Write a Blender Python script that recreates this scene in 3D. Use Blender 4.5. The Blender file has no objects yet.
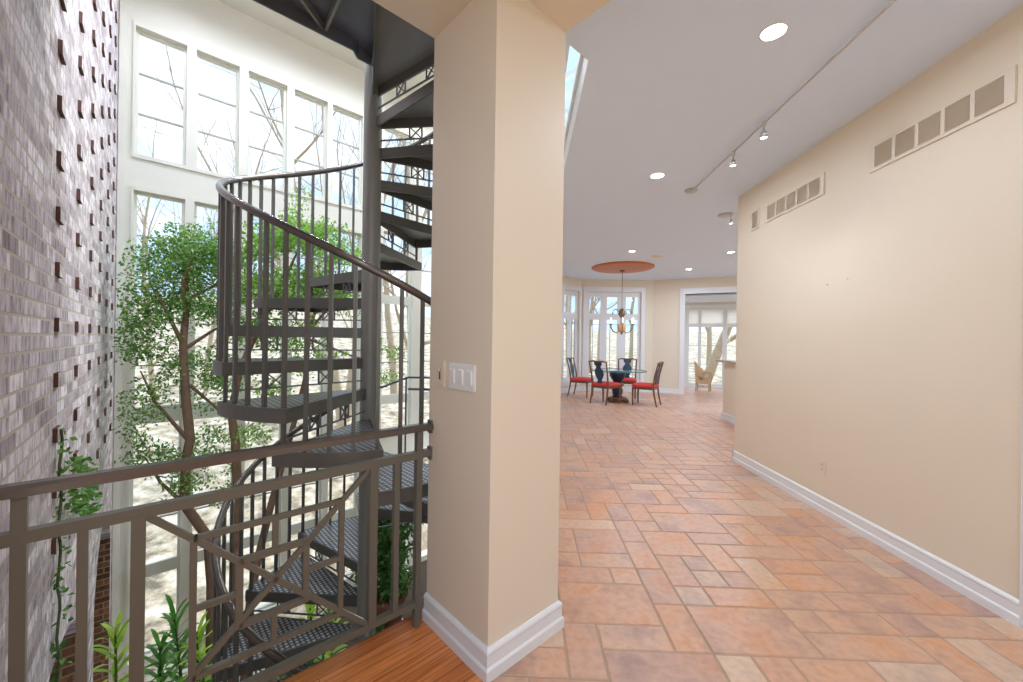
import bpy, math, random
from mathutils import Vector, Matrix
random.seed(7)
S2 = math.sqrt(.5)
scn = bpy.context.scene
COL = scn.collection
PI = math.pi

def A(t, m, z=0.0):
    """The stair hall is turned 45 degrees: t runs along the balcony rail, m away from it."""
    return Vector(((t - m) * S2, (t + m) * S2, z))
PD = Vector((S2, S2, 0)); MD = Vector((-S2, S2, 0)); ZD = Vector((0, 0, 1))

# ------------------------------------------------------------------ mesh builder
class MB:
    def __init__(s): s.v = []; s.f = []; s.sm = []; s.mi = []; s.cur = 0
    def face(s, pts, smooth=False):
        i = len(s.v); s.v += [tuple(p) for p in pts]
        s.f.append(tuple(range(i, i + len(pts)))); s.sm.append(smooth); s.mi.append(s.cur)
    def grid(s, rows, smooth=True, close_u=False, close_v=False):
        i = len(s.v); n = len(rows[0])
        for r in rows: s.v += [tuple(p) for p in r]
        R = len(rows)
        for a in range(R if close_v else R - 1):
            for b in range(n if close_u else n - 1):
                a2, b2 = (a + 1) % R, (b + 1) % n
                s.f.append((i + a*n + b, i + a*n + b2, i + a2*n + b2, i + a2*n + b)); s.sm.append(smooth); s.mi.append(s.cur)
    def obox(s, c, ax, ay, az):
        c = Vector(c)
        P = [c + x*ax + y*ay + z*az for z in (-1, 1) for y in (-1, 1) for x in (-1, 1)]
        i = len(s.v); s.v += [tuple(p) for p in P]
        for q in ((0,2,3,1),(4,5,7,6),(0,1,5,4),(2,6,7,3),(0,4,6,2),(1,3,7,5)):
            s.f.append(tuple(i + k for k in q)); s.sm.append(False); s.mi.append(s.cur)
    def box(s, x0, x1, y0, y1, z0, z1):
        s.obox(((x0+x1)/2, (y0+y1)/2, (z0+z1)/2), Vector(((x1-x0)/2,0,0)), Vector((0,(y1-y0)/2,0)), Vector((0,0,(z1-z0)/2)))
    def tbox(s, t0, t1, m0, m1, z0, z1):
        s.obox(A((t0+t1)/2, (m0+m1)/2, (z0+z1)/2), PD*((t1-t0)/2), MD*((m1-m0)/2), ZD*((z1-z0)/2))
    def beam(s, p0, p1, w, h, up=ZD):
        """Bar from p0 to p1: w across, h along 'up'."""
        p0, p1 = Vector(p0), Vector(p1); d = (p1 - p0)
        x = d.normalized(); y = Vector(up).cross(x)
        if y.length < 1e-6: y = Vector((1,0,0)).cross(x)
        y.normalize(); z = x.cross(y)
        s.obox((p0 + p1)/2, d/2, y*(w/2), z*(h/2))
    def prism(s, poly, z0, z1):
        n = len(poly)
        s.face([(p[0], p[1], z1) for p in poly]); s.face([(p[0], p[1], z0) for p in reversed(poly)])
        for i in range(n):
            a, b = poly[i], poly[(i+1) % n]
            s.face([(a[0],a[1],z0),(b[0],b[1],z0),(b[0],b[1],z1),(a[0],a[1],z1)])
    def tube(s, pts, r, n=8, caps=True, closed=False):
        pts = [Vector(p) for p in pts]; N = len(pts)
        rs = r if isinstance(r, (list, tuple)) else [r]*N
        rows = []; prev = None
        for i, p in enumerate(pts):
            if closed: d = pts[(i+1) % N] - pts[i-1]
            else: d = pts[min(i+1, N-1)] - pts[max(i-1, 0)]
            d.normalize()
            if prev is None:
                u = d.cross(ZD)
                if u.length < .05: u = d.cross(Vector((1,0,0)))
            else: u = prev - d*prev.dot(d)
            u.normalize(); prev = u; w = d.cross(u)
            rows.append([p + (u*math.cos(2*PI*k/n) + w*math.sin(2*PI*k/n))*rs[i] for k in range(n)])
        s.grid(rows, True, close_u=True, close_v=closed)
        if caps and not closed: s.face(list(reversed(rows[0]))); s.face(rows[-1])
    def lathe(s, c, prof, n=20, smooth=True):
        c = Vector(c)
        s.grid([[c + Vector((r*math.cos(2*PI*k/n), r*math.sin(2*PI*k/n), z)) for k in range(n)] for r, z in prof], smooth, close_u=True)
    def build(s, name, mat, parent=None, org=None):
        me = bpy.data.meshes.new(name)
        o0 = Vector((0,0,0))
        if parent is not None: o0 = Vector(parent['org']) if 'org' in parent else Vector((0,0,0))
        if org is not None and parent is None: o0 = Vector(org)
        me.from_pydata([tuple(Vector(p) - o0) for p in s.v], [], s.f)
        mats = mat if isinstance(mat, (list, tuple)) else [mat]
        for m in mats: me.materials.append(m)
        me.polygons.foreach_set('use_smooth', s.sm); me.polygons.foreach_set('material_index', s.mi)
        me.update()
        o = bpy.data.objects.new(name, me); COL.objects.link(o)
        if parent is not None:
            o.parent = parent; o['org'] = list(o0)
        else:
            o.location = o0; o['org'] = list(o0)
        return o

def tag(o, label=None, cat=None, group=None, kind=None):
    if label: o['label'] = label
    if cat: o['category'] = cat
    if group: o['group'] = group
    if kind: o['kind'] = kind
    return o
def struct(o): o['kind'] = 'structure'; return o
def thing(name, label, cat, loc=(0,0,0), group=None):
    o = bpy.data.objects.new(name, None); COL.objects.link(o)
    o.location = loc; o['org'] = list(loc); o.empty_display_size = .1
    return tag(o, label, cat, group)
def empty_struct(name, loc=(0,0,0)):
    o = bpy.data.objects.new(name, None); COL.objects.link(o); o.location = loc; o['org'] = list(loc); o['kind'] = 'structure'
    return o
def dup(root, loc, rz=0):
    r = root.copy(); COL.objects.link(r); r.location = loc; r.rotation_euler = (0,0,rz)
    for ch in root.children:
        c = ch.copy(); COL.objects.link(c); c.parent = r
        for g in ch.children:
            d = g.copy(); COL.objects.link(d); d.parent = c
    return r

# ------------------------------------------------------------------ materials
def srgb(r, g, b):
    f = lambda c: (c/255/12.92) if c/255 <= .04045 else ((c/255+.055)/1.055)**2.4
    return (f(r), f(g), f(b), 1)
def mat(name, col, rough=.5, metal=0, spec=.5, noise=0, nscale=8, bump=0, bscale=60, rnd=0):
    m = bpy.data.materials.new(name); m.use_nodes = True
    nt = m.node_tree; b = nt.nodes['Principled BSDF']
    b.inputs['Base Color'].default_value = col; b.inputs['Roughness'].default_value = rough
    b.inputs['Metallic'].default_value = metal; b.inputs['Specular IOR Level'].default_value = spec
    tc = nt.nodes.new('ShaderNodeTexCoord')
    if noise:
        n = nt.nodes.new('ShaderNodeTexNoise'); n.inputs['Scale'].default_value = nscale; n.inputs['Detail'].default_value = 4
        nt.links.new(tc.outputs['Object'], n.inputs['Vector'])
        mx = nt.nodes.new('ShaderNodeMix'); mx.data_type = 'RGBA'
        k = 1 - noise
        mx.inputs[6].default_value = (col[0]*k, col[1]*k, col[2]*k, 1)
        mx.inputs[7].default_value = (min(1,col[0]*(1+noise)), min(1,col[1]*(1+noise)), min(1,col[2]*(1+noise)), 1)
        nt.links.new(n.outputs['Fac'], mx.inputs[0]); nt.links.new(mx.outputs[2], b.inputs['Base Color'])
    if bump:
        n = nt.nodes.new('ShaderNodeTexNoise'); n.inputs['Scale'].default_value = bscale
        nt.links.new(tc.outputs['Object'], n.inputs['Vector'])
        bp = nt.nodes.new('ShaderNodeBump'); bp.inputs['Strength'].default_value = bump; bp.inputs['Distance'].default_value = .01
        nt.links.new(n.outputs['Fac'], bp.inputs['Height']); nt.links.new(bp.outputs['Normal'], b.inputs['Normal'])
    return m
def emis(name, col, st):
    m = bpy.data.materials.new(name); m.use_nodes = True; nt = m.node_tree; b = nt.nodes['Principled BSDF']
    b.inputs['Base Color'].default_value = col; b.inputs['Emission Color'].default_value = col; b.inputs['Emission Strength'].default_value = st
    return m
def leafmat(name, c1, c2, trans=.35, rough=.4):
    m = bpy.data.materials.new(name); m.use_nodes = True; nt = m.node_tree; b = nt.nodes['Principled BSDF']
    g = nt.nodes.new('ShaderNodeNewGeometry')
    mx = nt.nodes.new('ShaderNodeMix'); mx.data_type = 'RGBA'; mx.inputs[6].default_value = c1; mx.inputs[7].default_value = c2
    nt.links.new(g.outputs['Random Per Island'], mx.inputs[0]); nt.links.new(mx.outputs[2], b.inputs['Base Color'])
    b.inputs['Roughness'].default_value = rough
    tr = nt.nodes.new('ShaderNodeBsdfTranslucent'); nt.links.new(mx.outputs[2], tr.inputs['Color'])
    ms = nt.nodes.new('ShaderNodeMixShader'); ms.inputs[0].default_value = trans
    nt.links.new(b.outputs[0], ms.inputs[1]); nt.links.new(tr.outputs[0], ms.inputs[2])
    nt.links.new(ms.outputs[0], nt.nodes['Material Output'].inputs['Surface'])
    return m
def glassmat(name, tint=(1,1,1,1), refl=.06):
    m = bpy.data.materials.new(name); m.use_nodes = True; nt = m.node_tree
    nt.nodes.remove(nt.nodes['Principled BSDF'])
    t = nt.nodes.new('ShaderNodeBsdfTransparent'); t.inputs[0].default_value = tint
    g = nt.nodes.new('ShaderNodeBsdfGlossy'); g.inputs['Roughness'].default_value = .02
    fr = nt.nodes.new('ShaderNodeLayerWeight'); fr.inputs[0].default_value = .5
    pw_ = nt.nodes.new('ShaderNodeMath'); pw_.operation = 'POWER'; pw_.inputs[1].default_value = 5; nt.links.new(fr.outputs['Facing'], pw_.inputs[0])
    mu = nt.nodes.new('ShaderNodeMath'); mu.operation = 'MULTIPLY_ADD'; mu.inputs[1].default_value = .8; mu.inputs[2].default_value = refl*.6
    nt.links.new(pw_.outputs[0], mu.inputs[0])
    x = nt.nodes.new('ShaderNodeMixShader'); nt.links.new(mu.outputs[0], x.inputs[0])
    nt.links.new(t.outputs[0], x.inputs[1]); nt.links.new(g.outputs[0], x.inputs[2])
    nt.links.new(x.outputs[0], nt.nodes['Material Output'].inputs['Surface'])
    return m
def planar(nt, d, e=(0,0,1)):
    tc = nt.nodes.new('ShaderNodeTexCoord'); c = nt.nodes.new('ShaderNodeCombineXYZ')
    for i, k in enumerate((d, e)):
        v = nt.nodes.new('ShaderNodeVectorMath'); v.operation = 'DOT_PRODUCT'; v.inputs[1].default_value = k
        nt.links.new(tc.outputs['Object'], v.inputs[0]); nt.links.new(v.outputs['Value'], c.inputs[i])
    return c.outputs[0]
def brickmat(name, c1, c2, cm, d, tint_noise=None, bw=.22, rh=.0675, mortar=.008):
    m = bpy.data.materials.new(name); m.use_nodes = True; nt = m.node_tree; b = nt.nodes['Principled BSDF']; L = nt.links.new
    uv = planar(nt, d)
    br = nt.nodes.new('ShaderNodeTexBrick'); L(uv, br.inputs['Vector'])
    br.inputs['Scale'].default_value = 1; br.inputs['Brick Width'].default_value = bw; br.inputs['Row Height'].default_value = rh
    br.inputs['Mortar Size'].default_value = mortar; br.inputs['Mortar Smooth'].default_value = .2; br.inputs['Bias'].default_value = 0
    br.inputs['Color1'].default_value = c1; br.inputs['Color2'].default_value = c2; br.inputs['Mortar'].default_value = cm
    n = nt.nodes.new('ShaderNodeTexNoise'); n.inputs['Scale'].default_value = 1; n.inputs['Detail'].default_value = 6; n.inputs['Roughness'].default_value = .7
    mp = nt.nodes.new('ShaderNodeMapping'); mp.inputs['Scale'].default_value = (30, 8, 1); L(uv, mp.inputs['Vector'])
    pv = nt.nodes.new('ShaderNodeVectorMath'); pv.operation = 'MULTIPLY_ADD'; pv.inputs[1].default_value = (40,40,40); L(br.outputs['Color'], pv.inputs[0]); L(mp.outputs[0], pv.inputs[2]); L(pv.outputs[0], n.inputs['Vector'])
    rp = nt.nodes.new('ShaderNodeValToRGB'); rp.color_ramp.elements[0].position = .34; rp.color_ramp.elements[1].position = .56
    rp.color_ramp.elements[0].color = (.22,.19,.20,1); rp.color_ramp.elements[1].color = (1.12,1.11,1.13,1)
    L(n.outputs['Fac'], rp.inputs[0])
    mx = nt.nodes.new('ShaderNodeMix'); mx.data_type = 'RGBA'; mx.blend_type = 'MULTIPLY'; mx.inputs[0].default_value = .8
    L(br.outputs['Color'], mx.inputs[6]); L(rp.outputs[0], mx.inputs[7])
    mm = nt.nodes.new('ShaderNodeMix'); mm.data_type = 'RGBA'; L(br.outputs['Fac'], mm.inputs[0]); L(mx.outputs[2], mm.inputs[6]); mm.inputs[7].default_value = cm
    L(mm.outputs[2], b.inputs['Base Color'])
    b.inputs['Roughness'].default_value = .75
    bp = nt.nodes.new('ShaderNodeBump'); bp.inputs['Strength'].default_value = .6; bp.inputs['Distance'].default_value = .006
    inv = nt.nodes.new('ShaderNodeMath'); inv.operation = 'SUBTRACT'; inv.inputs[0].default_value = 1; L(br.outputs['Fac'], inv.inputs[1])
    ad = nt.nodes.new('ShaderNodeMath'); ad.operation = 'ADD'; L(inv.outputs[0], ad.inputs[0])
    mu = nt.nodes.new('ShaderNodeMath'); mu.operation = 'MULTIPLY'; mu.inputs[1].default_value = .4; L(n.outputs['Fac'], mu.inputs[0]); L(mu.outputs[0], ad.inputs[1])
    L(ad.outputs[0], bp.inputs['Height']); L(bp.outputs['Normal'], b.inputs['Normal'])
    return m

M = {}
M['cream']  = mat('cream_paint', srgb(224, 212, 192), .55, noise=.02, nscale=3)
M['atrium'] = mat('atrium_paint', srgb(222, 218, 206), .6, noise=.02, nscale=3)
M['ceil']   = mat('ceiling_paint', srgb(216, 231, 249), .7, noise=.015, nscale=4)
M['trim']   = mat('white_trim', srgb(226, 228, 230), .35)
M['trimg']  = mat('window_trim', srgb(218, 218, 206), .4)
M['steel']  = mat('bronze_steel', srgb(142, 143, 138), .36, .1, noise=.06, nscale=5)
M['steelb'] = mat('bronze_bars', srgb(102, 101, 96), .36, .1, noise=.05, nscale=5)
M['steeld'] = mat('dark_steel', srgb(112, 114, 122), .4, .1, noise=.06, nscale=5)
M['guard']  = mat('guard_steel', srgb(105, 102, 91), .38, .1, noise=.05, nscale=6)
M['rail']   = mat('rail_steel', srgb(104, 97, 92), .22, .5)
M['white']  = mat('white_plastic', srgb(232, 232, 230), .35)
M['ivory']  = mat('ivory_plastic', srgb(222, 210, 190), .4)
M['slot']   = mat('shadow_slot', srgb(70, 62, 55), .7)
M['grille'] = mat('vent_grille', srgb(214, 202, 184), .6)
M['frameb'] = mat('vent_frame', srgb(220, 208, 190), .5)
M['chrome'] = mat('track_metal', srgb(190, 188, 184), .3, .6)
M['lamp']   = emis('lamp_glow', (1, .97, .93, 1), 6)
M['bulb']   = emis('candle_bulb', (1, .8, .55, 1), 1.6)
M['glass']  = glassmat('window_glass')
M['tglass'] = glassmat('table_glass', (.93, .98, .97, 1), .10)
M['tedge']  = mat('glass_edge', srgb(70, 130, 120), .1)
M['bark']   = mat('indoor_bark', srgb(120, 94, 74), .85, noise=.35, nscale=14, bump=.6, bscale=40)
M['bareb']  = mat('bare_bark', srgb(186, 168, 142), .9, noise=.25, nscale=6)
M['leafA']  = leafmat('ficus_leaf', srgb(66, 118, 52), srgb(150, 188, 96), .5)
M['leafB']  = leafmat('ficus_leaf_light', srgb(88, 146, 52), srgb(170, 206, 96), .5)
M['leafD']  = leafmat('dark_leaf', srgb(58, 108, 52), srgb(124, 174, 92), .3, .25)
M['leafY']  = leafmat('bright_leaf', srgb(146, 200, 56), srgb(214, 238, 110), .4, .3)
M['leafG']  = leafmat('fresh_leaf', srgb(70, 140, 50), srgb(130, 190, 84), .4, .3)
M['leafI']  = leafmat('ivy_leaf', srgb(52, 108, 40), srgb(120, 170, 80), .3, .4)
M['stem']   = mat('green_stem', srgb(70, 90, 40), .6)
M['soil']   = mat('soil', srgb(70, 56, 44), .95, noise=.4, nscale=10)
M['terra']  = mat('terracotta', srgb(128, 82, 58), .7, noise=.1)
M['wood']   = mat('chair_wood', srgb(118, 76, 46), .35, noise=.15, nscale=12)
M['red']    = mat('red_cushion', srgb(206, 62, 58), .8, noise=.08, nscale=20)
M['blue']   = mat('blue_lacquer', srgb(34, 62, 86), .35, noise=.2, nscale=20)
M['navy']   = mat('navy_lacquer', srgb(24, 34, 62), .3)
M['medal']  = mat('orange_wood', srgb(178, 92, 20), .4, noise=.35, nscale=14)
M['brass']  = mat('aged_brass', srgb(120, 104, 84), .4, .5)
M['crystal']= mat('amber_glass', srgb(226, 176, 130), .2)
M['wicker'] = mat('wicker', srgb(196, 164, 128), .8, noise=.3, nscale=40, bump=.6, bscale=90)
M['shade']  = leafmat('shade_fabric', srgb(244, 242, 238), srgb(244, 242, 238), .75, .9)
M['stone']  = mat('counter_stone', srgb(168, 156, 136), .2, noise=.2, nscale=30)

# diamond plate
m = bpy.data.materials.new('diamond_plate'); m.use_nodes = True; nt = m.node_tree; b = nt.nodes['Principled BSDF']; L = nt.links.new
b.inputs['Base Color'].default_value = srgb(138, 138, 142); b.inputs['Roughness'].default_value = .28; b.inputs['Metallic'].default_value = .4
hs = []
for a0, ph in ((45, 0), (-45, .5)):
    d = (math.cos(math.radians(a0)), math.sin(math.radians(a0)), 0); e = (-d[1], d[0], 0)
    uv = planar(nt, d, e)
    br = nt.nodes.new('ShaderNodeTexBrick'); L(uv, br.inputs['Vector']); br.inputs['Scale'].default_value = 1
    br.inputs['Brick Width'].default_value = .06; br.inputs['Row Height'].default_value = .03; br.inputs['Mortar Size'].default_value = .009
    br.inputs['Mortar Smooth'].default_value = .6
    br.inputs['Color1'].default_value = (1,1,1,1); br.inputs['Color2'].default_value = (1,1,1,1); br.inputs['Mortar'].default_value = (0,0,0,1)
    hs.append(br)
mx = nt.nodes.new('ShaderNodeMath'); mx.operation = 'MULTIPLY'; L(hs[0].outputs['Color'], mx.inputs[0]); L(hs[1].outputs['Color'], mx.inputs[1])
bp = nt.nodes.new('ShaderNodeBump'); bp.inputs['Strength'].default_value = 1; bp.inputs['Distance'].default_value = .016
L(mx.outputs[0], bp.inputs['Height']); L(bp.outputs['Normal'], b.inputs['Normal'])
cx = nt.nodes.new('ShaderNodeMix'); cx.data_type = 'RGBA'; cx.inputs[6].default_value = srgb(96, 96, 100); cx.inputs[7].default_value = srgb(206, 206, 210)  # raised bars lightened in the colour, standing in for glints on the bump
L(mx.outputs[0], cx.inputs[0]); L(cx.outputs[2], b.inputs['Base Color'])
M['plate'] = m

# wood floor boards (run along t)
m = bpy.data.materials.new('oak_boards'); m.use_nodes = True; nt = m.node_tree; b = nt.nodes['Principled BSDF']; L = nt.links.new
uv = planar(nt, tuple(PD), tuple(MD))
br = nt.nodes.new('ShaderNodeTexBrick'); L(uv, br.inputs['Vector']); br.inputs['Scale'].default_value = 1
br.inputs['Brick Width'].default_value = 1.1; br.inputs['Row Height'].default_value = .083; br.inputs['Mortar Size'].default_value = .0012
br.inputs['Color1'].default_value = srgb(226, 146, 86); br.inputs['Color2'].default_value = srgb(184, 108, 58); br.inputs['Mortar'].default_value = srgb(70, 34, 16)
n = nt.nodes.new('ShaderNodeTexNoise'); n.inputs['Detail'].default_value = 6; n.inputs['Scale'].default_value = 1
mp = nt.nodes.new('ShaderNodeMapping'); mp.inputs['Scale'].default_value = (3, 60, 1); L(uv, mp.inputs['Vector']); L(mp.outputs[0], n.inputs['Vector'])
rp = nt.nodes.new('ShaderNodeValToRGB'); rp.color_ramp.elements[0].color = (.55,.5,.45,1); rp.color_ramp.elements[1].color = (1.25,1.2,1.15,1)
rp.color_ramp.elements[0].position = .3; rp.color_ramp.elements[1].position = .7
L(n.outputs['Fac'], rp.inputs[0])
mx = nt.nodes.new('ShaderNodeMix'); mx.data_type = 'RGBA'; mx.blend_type = 'MULTIPLY'; mx.inputs[0].default_value = .8
L(br.outputs['Color'], mx.inputs[6]); L(rp.outputs[0], mx.inputs[7]); L(mx.outputs[2], b.inputs['Base Color'])
b.inputs['Roughness'].default_value = .2
M['oak'] = m

# terracotta tile: one tone per tile (colour attribute) plus clouding inside the tile
m = bpy.data.materials.new('floor_tile'); m.use_nodes = True; nt = m.node_tree; b = nt.nodes['Principled BSDF']; L = nt.links.new
at = nt.nodes.new('ShaderNodeAttribute'); at.attribute_name = 'tone'
rp = nt.nodes.new('ShaderNodeValToRGB'); els = rp.color_ramp.elements
els[0].position = 0; els[0].color = srgb(176, 138, 118)
els[1].position = 1; els[1].color = srgb(216, 196, 172)
for p, c in ((.18, srgb(188, 152, 138)), (.38, srgb(200, 158, 132)), (.55, srgb(206, 168, 142)), (.72, srgb(206, 158, 124)), (.8, srgb(206, 150, 112)), (.9, srgb(200, 172, 150))):
    e = els.new(p); e.color = c
sp = nt.nodes.new('ShaderNodeSeparateColor'); L(at.outputs['Color'], sp.inputs[0]); L(sp.outputs[0], rp.inputs[0])
tc = nt.nodes.new('ShaderNodeTexCoord')
n = nt.nodes.new('ShaderNodeTexNoise'); n.inputs['Scale'].default_value = 3.2; n.inputs['Detail'].default_value = 5; n.inputs['Roughness'].default_value = .62
vo = nt.nodes.new('ShaderNodeVectorMath'); vo.operation = 'MULTIPLY_ADD'; vo.inputs[1].default_value = (30, 30, 30)
L(at.outputs['Color'], vo.inputs[0]); L(tc.outputs['Object'], vo.inputs[2]); L(vo.outputs[0], n.inputs['Vector'])
r2 = nt.nodes.new('ShaderNodeValToRGB'); r2.color_ramp.elements[0].position = .33; r2.color_ramp.elements[1].position = .68
r2.color_ramp.elements[0].color = srgb(142, 116, 112); r2.color_ramp.elements[1].color = srgb(206, 136, 84)
e = r2.color_ramp.elements.new(.5); e.color = srgb(198, 160, 136)
L(n.outputs['Fac'], r2.inputs[0])
mx = nt.nodes.new('ShaderNodeMix'); mx.data_type = 'RGBA'; mx.inputs[0].default_value = .5
L(rp.outputs[0], mx.inputs[6]); L(r2.outputs[0], mx.inputs[7])
n2 = nt.nodes.new('ShaderNodeTexNoise'); n2.inputs['Scale'].default_value = 26; n2.inputs['Detail'].default_value = 3; L(tc.outputs['Object'], n2.inputs['Vector'])
r3 = nt.nodes.new('ShaderNodeValToRGB'); r3.color_ramp.elements[0].color = (.90,.89,.88,1); r3.color_ramp.elements[1].color = (1.05,1.05,1.05,1)
r3.color_ramp.elements[0].position = .3; r3.color_ramp.elements[1].position = .6
L(n2.outputs['Fac'], r3.inputs[0])
m2 = nt.nodes.new('ShaderNodeMix'); m2.data_type = 'RGBA'; m2.blend_type = 'MULTIPLY'; m2.inputs[0].default_value = 1
L(mx.outputs[2], m2.inputs[6]); L(r3.outputs[0], m2.inputs[7]); L(m2.outputs[2], b.inputs['Base Color'])
b.inputs['Roughness'].default_value = .36
bp = nt.nodes.new('ShaderNodeBump'); bp.inputs['Strength'].default_value = .12; bp.inputs['Distance'].default_value = .004
L(n2.outputs['Fac'], bp.inputs['Height']); L(bp.outputs['Normal'], b.inputs['Normal'])
M['tile'] = m
M['grout'] = mat('grout', srgb(172, 148, 126), .9)

# brick
BM = (MD + PD*.0165).normalized()
M['brick'] = brickmat('whitewashed_brick', srgb(250, 242, 248), srgb(172, 156, 164), srgb(200, 190, 178), tuple(BM), bw=.2, mortar=.0062)
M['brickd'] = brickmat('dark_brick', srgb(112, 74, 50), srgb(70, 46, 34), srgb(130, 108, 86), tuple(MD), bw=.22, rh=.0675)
M['brickj'] = brickmat('bare_brick_return', srgb(150, 100, 66), srgb(84, 54, 38), srgb(150, 126, 100), tuple(PD), bw=.2, rh=.0675)
M['brickh'] = mat('bare_shaded_brick_side', srgb(96, 66, 58), .9, noise=.2)

# outdoor ground
m = mat('leaf_litter', srgb(150, 140, 124), .95); nt = m.node_tree; b = nt.nodes['Principled BSDF']
tc = nt.nodes.new('ShaderNodeTexCoord'); n = nt.nodes.new('ShaderNodeTexNoise'); n.inputs['Scale'].default_value = 2.2; n.inputs['Detail'].default_value = 9; n.inputs['Roughness'].default_value = .72
nt.links.new(tc.outputs['Object'], n.inputs['Vector'])
rp = nt.nodes.new('ShaderNodeValToRGB'); rp.color_ramp.elements[0].position = .38; rp.color_ramp.elements[1].position = .62
rp.color_ramp.elements[0].color = srgb(116, 106, 92); rp.color_ramp.elements[1].color = srgb(228, 220, 204)
e = rp.color_ramp.elements.new(.5); e.color = srgb(190, 176, 150)
nt.links.new(n.outputs['Fac'], rp.inputs[0]); nt.links.new(rp.outputs[0], b.inputs['Base Color']); M['ground'] = m

# ------------------------------------------------------------------ world
w = bpy.data.worlds.new('World'); scn.world = w; w.use_nodes = True; nt = w.node_tree; L = nt.links.new
bg = nt.nodes['Background']
tc = nt.nodes.new('ShaderNodeTexCoord'); mp = nt.nodes.new('ShaderNodeMapping'); mp.inputs['Scale'].default_value = (1, 1, 2.2)
L(tc.outputs['Generated'], mp.inputs['Vector'])
n = nt.nodes.new('ShaderNodeTexNoise'); n.inputs['Scale'].default_value = 2.6; n.inputs['Detail'].default_value = 7; n.inputs['Roughness'].default_value = .55
L(mp.outputs[0], n.inputs['Vector'])
rp = nt.nodes.new('ShaderNodeValToRGB'); rp.color_ramp.elements[0].position = .46; rp.color_ramp.elements[1].position = .72
rp.color_ramp.elements[0].color = (.27, .39, .54, 1); rp.color_ramp.elements[1].color = (.62, .655, .70, 1)
L(n.outputs['Fac'], rp.inputs[0]); L(rp.outputs[0], bg.inputs['Color'])
bg.inputs['Strength'].default_value = 1.9
sx = nt.nodes.new('ShaderNodeSeparateXYZ'); L(tc.outputs['Generated'], sx.inputs[0])
hz = nt.nodes.new('ShaderNodeMapRange'); hz.inputs[1].default_value = -.12; hz.inputs[2].default_value = .02; L(sx.outputs[2], hz.inputs[0])
gm = nt.nodes.new('ShaderNodeMix'); gm.data_type = 'RGBA'; gm.inputs[6].default_value = (.40, .36, .31, 1)
L(hz.outputs[0], gm.inputs[0]); L(rp.outputs[0], gm.inputs[7]); L(gm.outputs[2], bg.inputs['Color'])

# ------------------------------------------------------------------ wall-with-openings helper
def cells(mb, P, n, u0, u1, z0, z1, holes, th):
    """Solid wall P(u,z) with rectangular openings; n = direction of its depth, th its thickness."""
    us = sorted({u0, u1, *[h[0] for h in holes], *[h[1] for h in holes]}); zs = sorted({z0, z1, *[h[2] for h in holes], *[h[3] for h in holes]})
    us = [u for u in us if u0 <= u <= u1]; zs = [z for z in zs if z0 <= z <= z1]
    nu, nz = len(us)-1, len(zs)-1
    def hole(i, j):
        if i < 0 or j < 0 or i >= nu or j >= nz: return True
        u, z = (us[i]+us[i+1])/2, (zs[j]+zs[j+1])/2
        return any(h[0] < u < h[1] and h[2] < z < h[3] for h in holes)
    d = Vector(n)*th
    for i in range(nu):
        for j in range(nz):
            if hole(i, j): continue
            a, b_, c, e = P(us[i],zs[j]), P(us[i+1],zs[j]), P(us[i+1],zs[j+1]), P(us[i],zs[j+1])
            mb.face([a, b_, c, e]); mb.face([e+d, c+d, b_+d, a+d])
            if hole(i-1, j): mb.face([a, e, e+d, a+d])
            if hole(i+1, j): mb.face([b_, b_+d, c+d, c])
            if hole(i, j-1): mb.face([a, a+d, b_+d, b_])
            if hole(i, j+1): mb.face([e, c, c+d, e+d])
def window(name, P, n, u0, u1, z0, z1, panes, depth=.05, off=.05, muntins=(), mt=.014, fmat=None, gname=None):
    """A window set in its opening: frame with panes, glass and thin muntins (each ('h'|'v', pos, a, b))."""
    fmat = fmat or M['trimg']; n = Vector(n)
    w = empty_struct(name, P((u0+u1)/2, z0))
    mb = MB(); cells(mb, lambda u, z: P(u, z) + n*off, n, u0, u1, z0, z1, panes, depth)
    mb.build('window_frame', fmat, w)
    g = MB()
    for p in panes:
        g.face([P(p[0],p[2])+n*(off+depth*.6), P(p[1],p[2])+n*(off+depth*.6), P(p[1],p[3])+n*(off+depth*.6), P(p[0],p[3])+n*(off+depth*.6)])
    g.build('window_pane', M['glass'], w)
    if muntins:
        q = MB()
        for k, pos, a, b_ in muntins:
            if k == 'h': q.beam(P(a,pos)+n*(off+depth*.4), P(b_,pos)+n*(off+depth*.4), depth*.6, mt)
            else: q.beam(P(pos,a)+n*(off+depth*.4), P(pos,b_)+n*(off+depth*.4), depth*.6, mt, up=P(1,0)-P(0,0))
        q.build('muntin', M['mun'], w)
    return w
M['mun'] = mat('muntin_bronze', srgb(170, 168, 160), .5)

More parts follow.
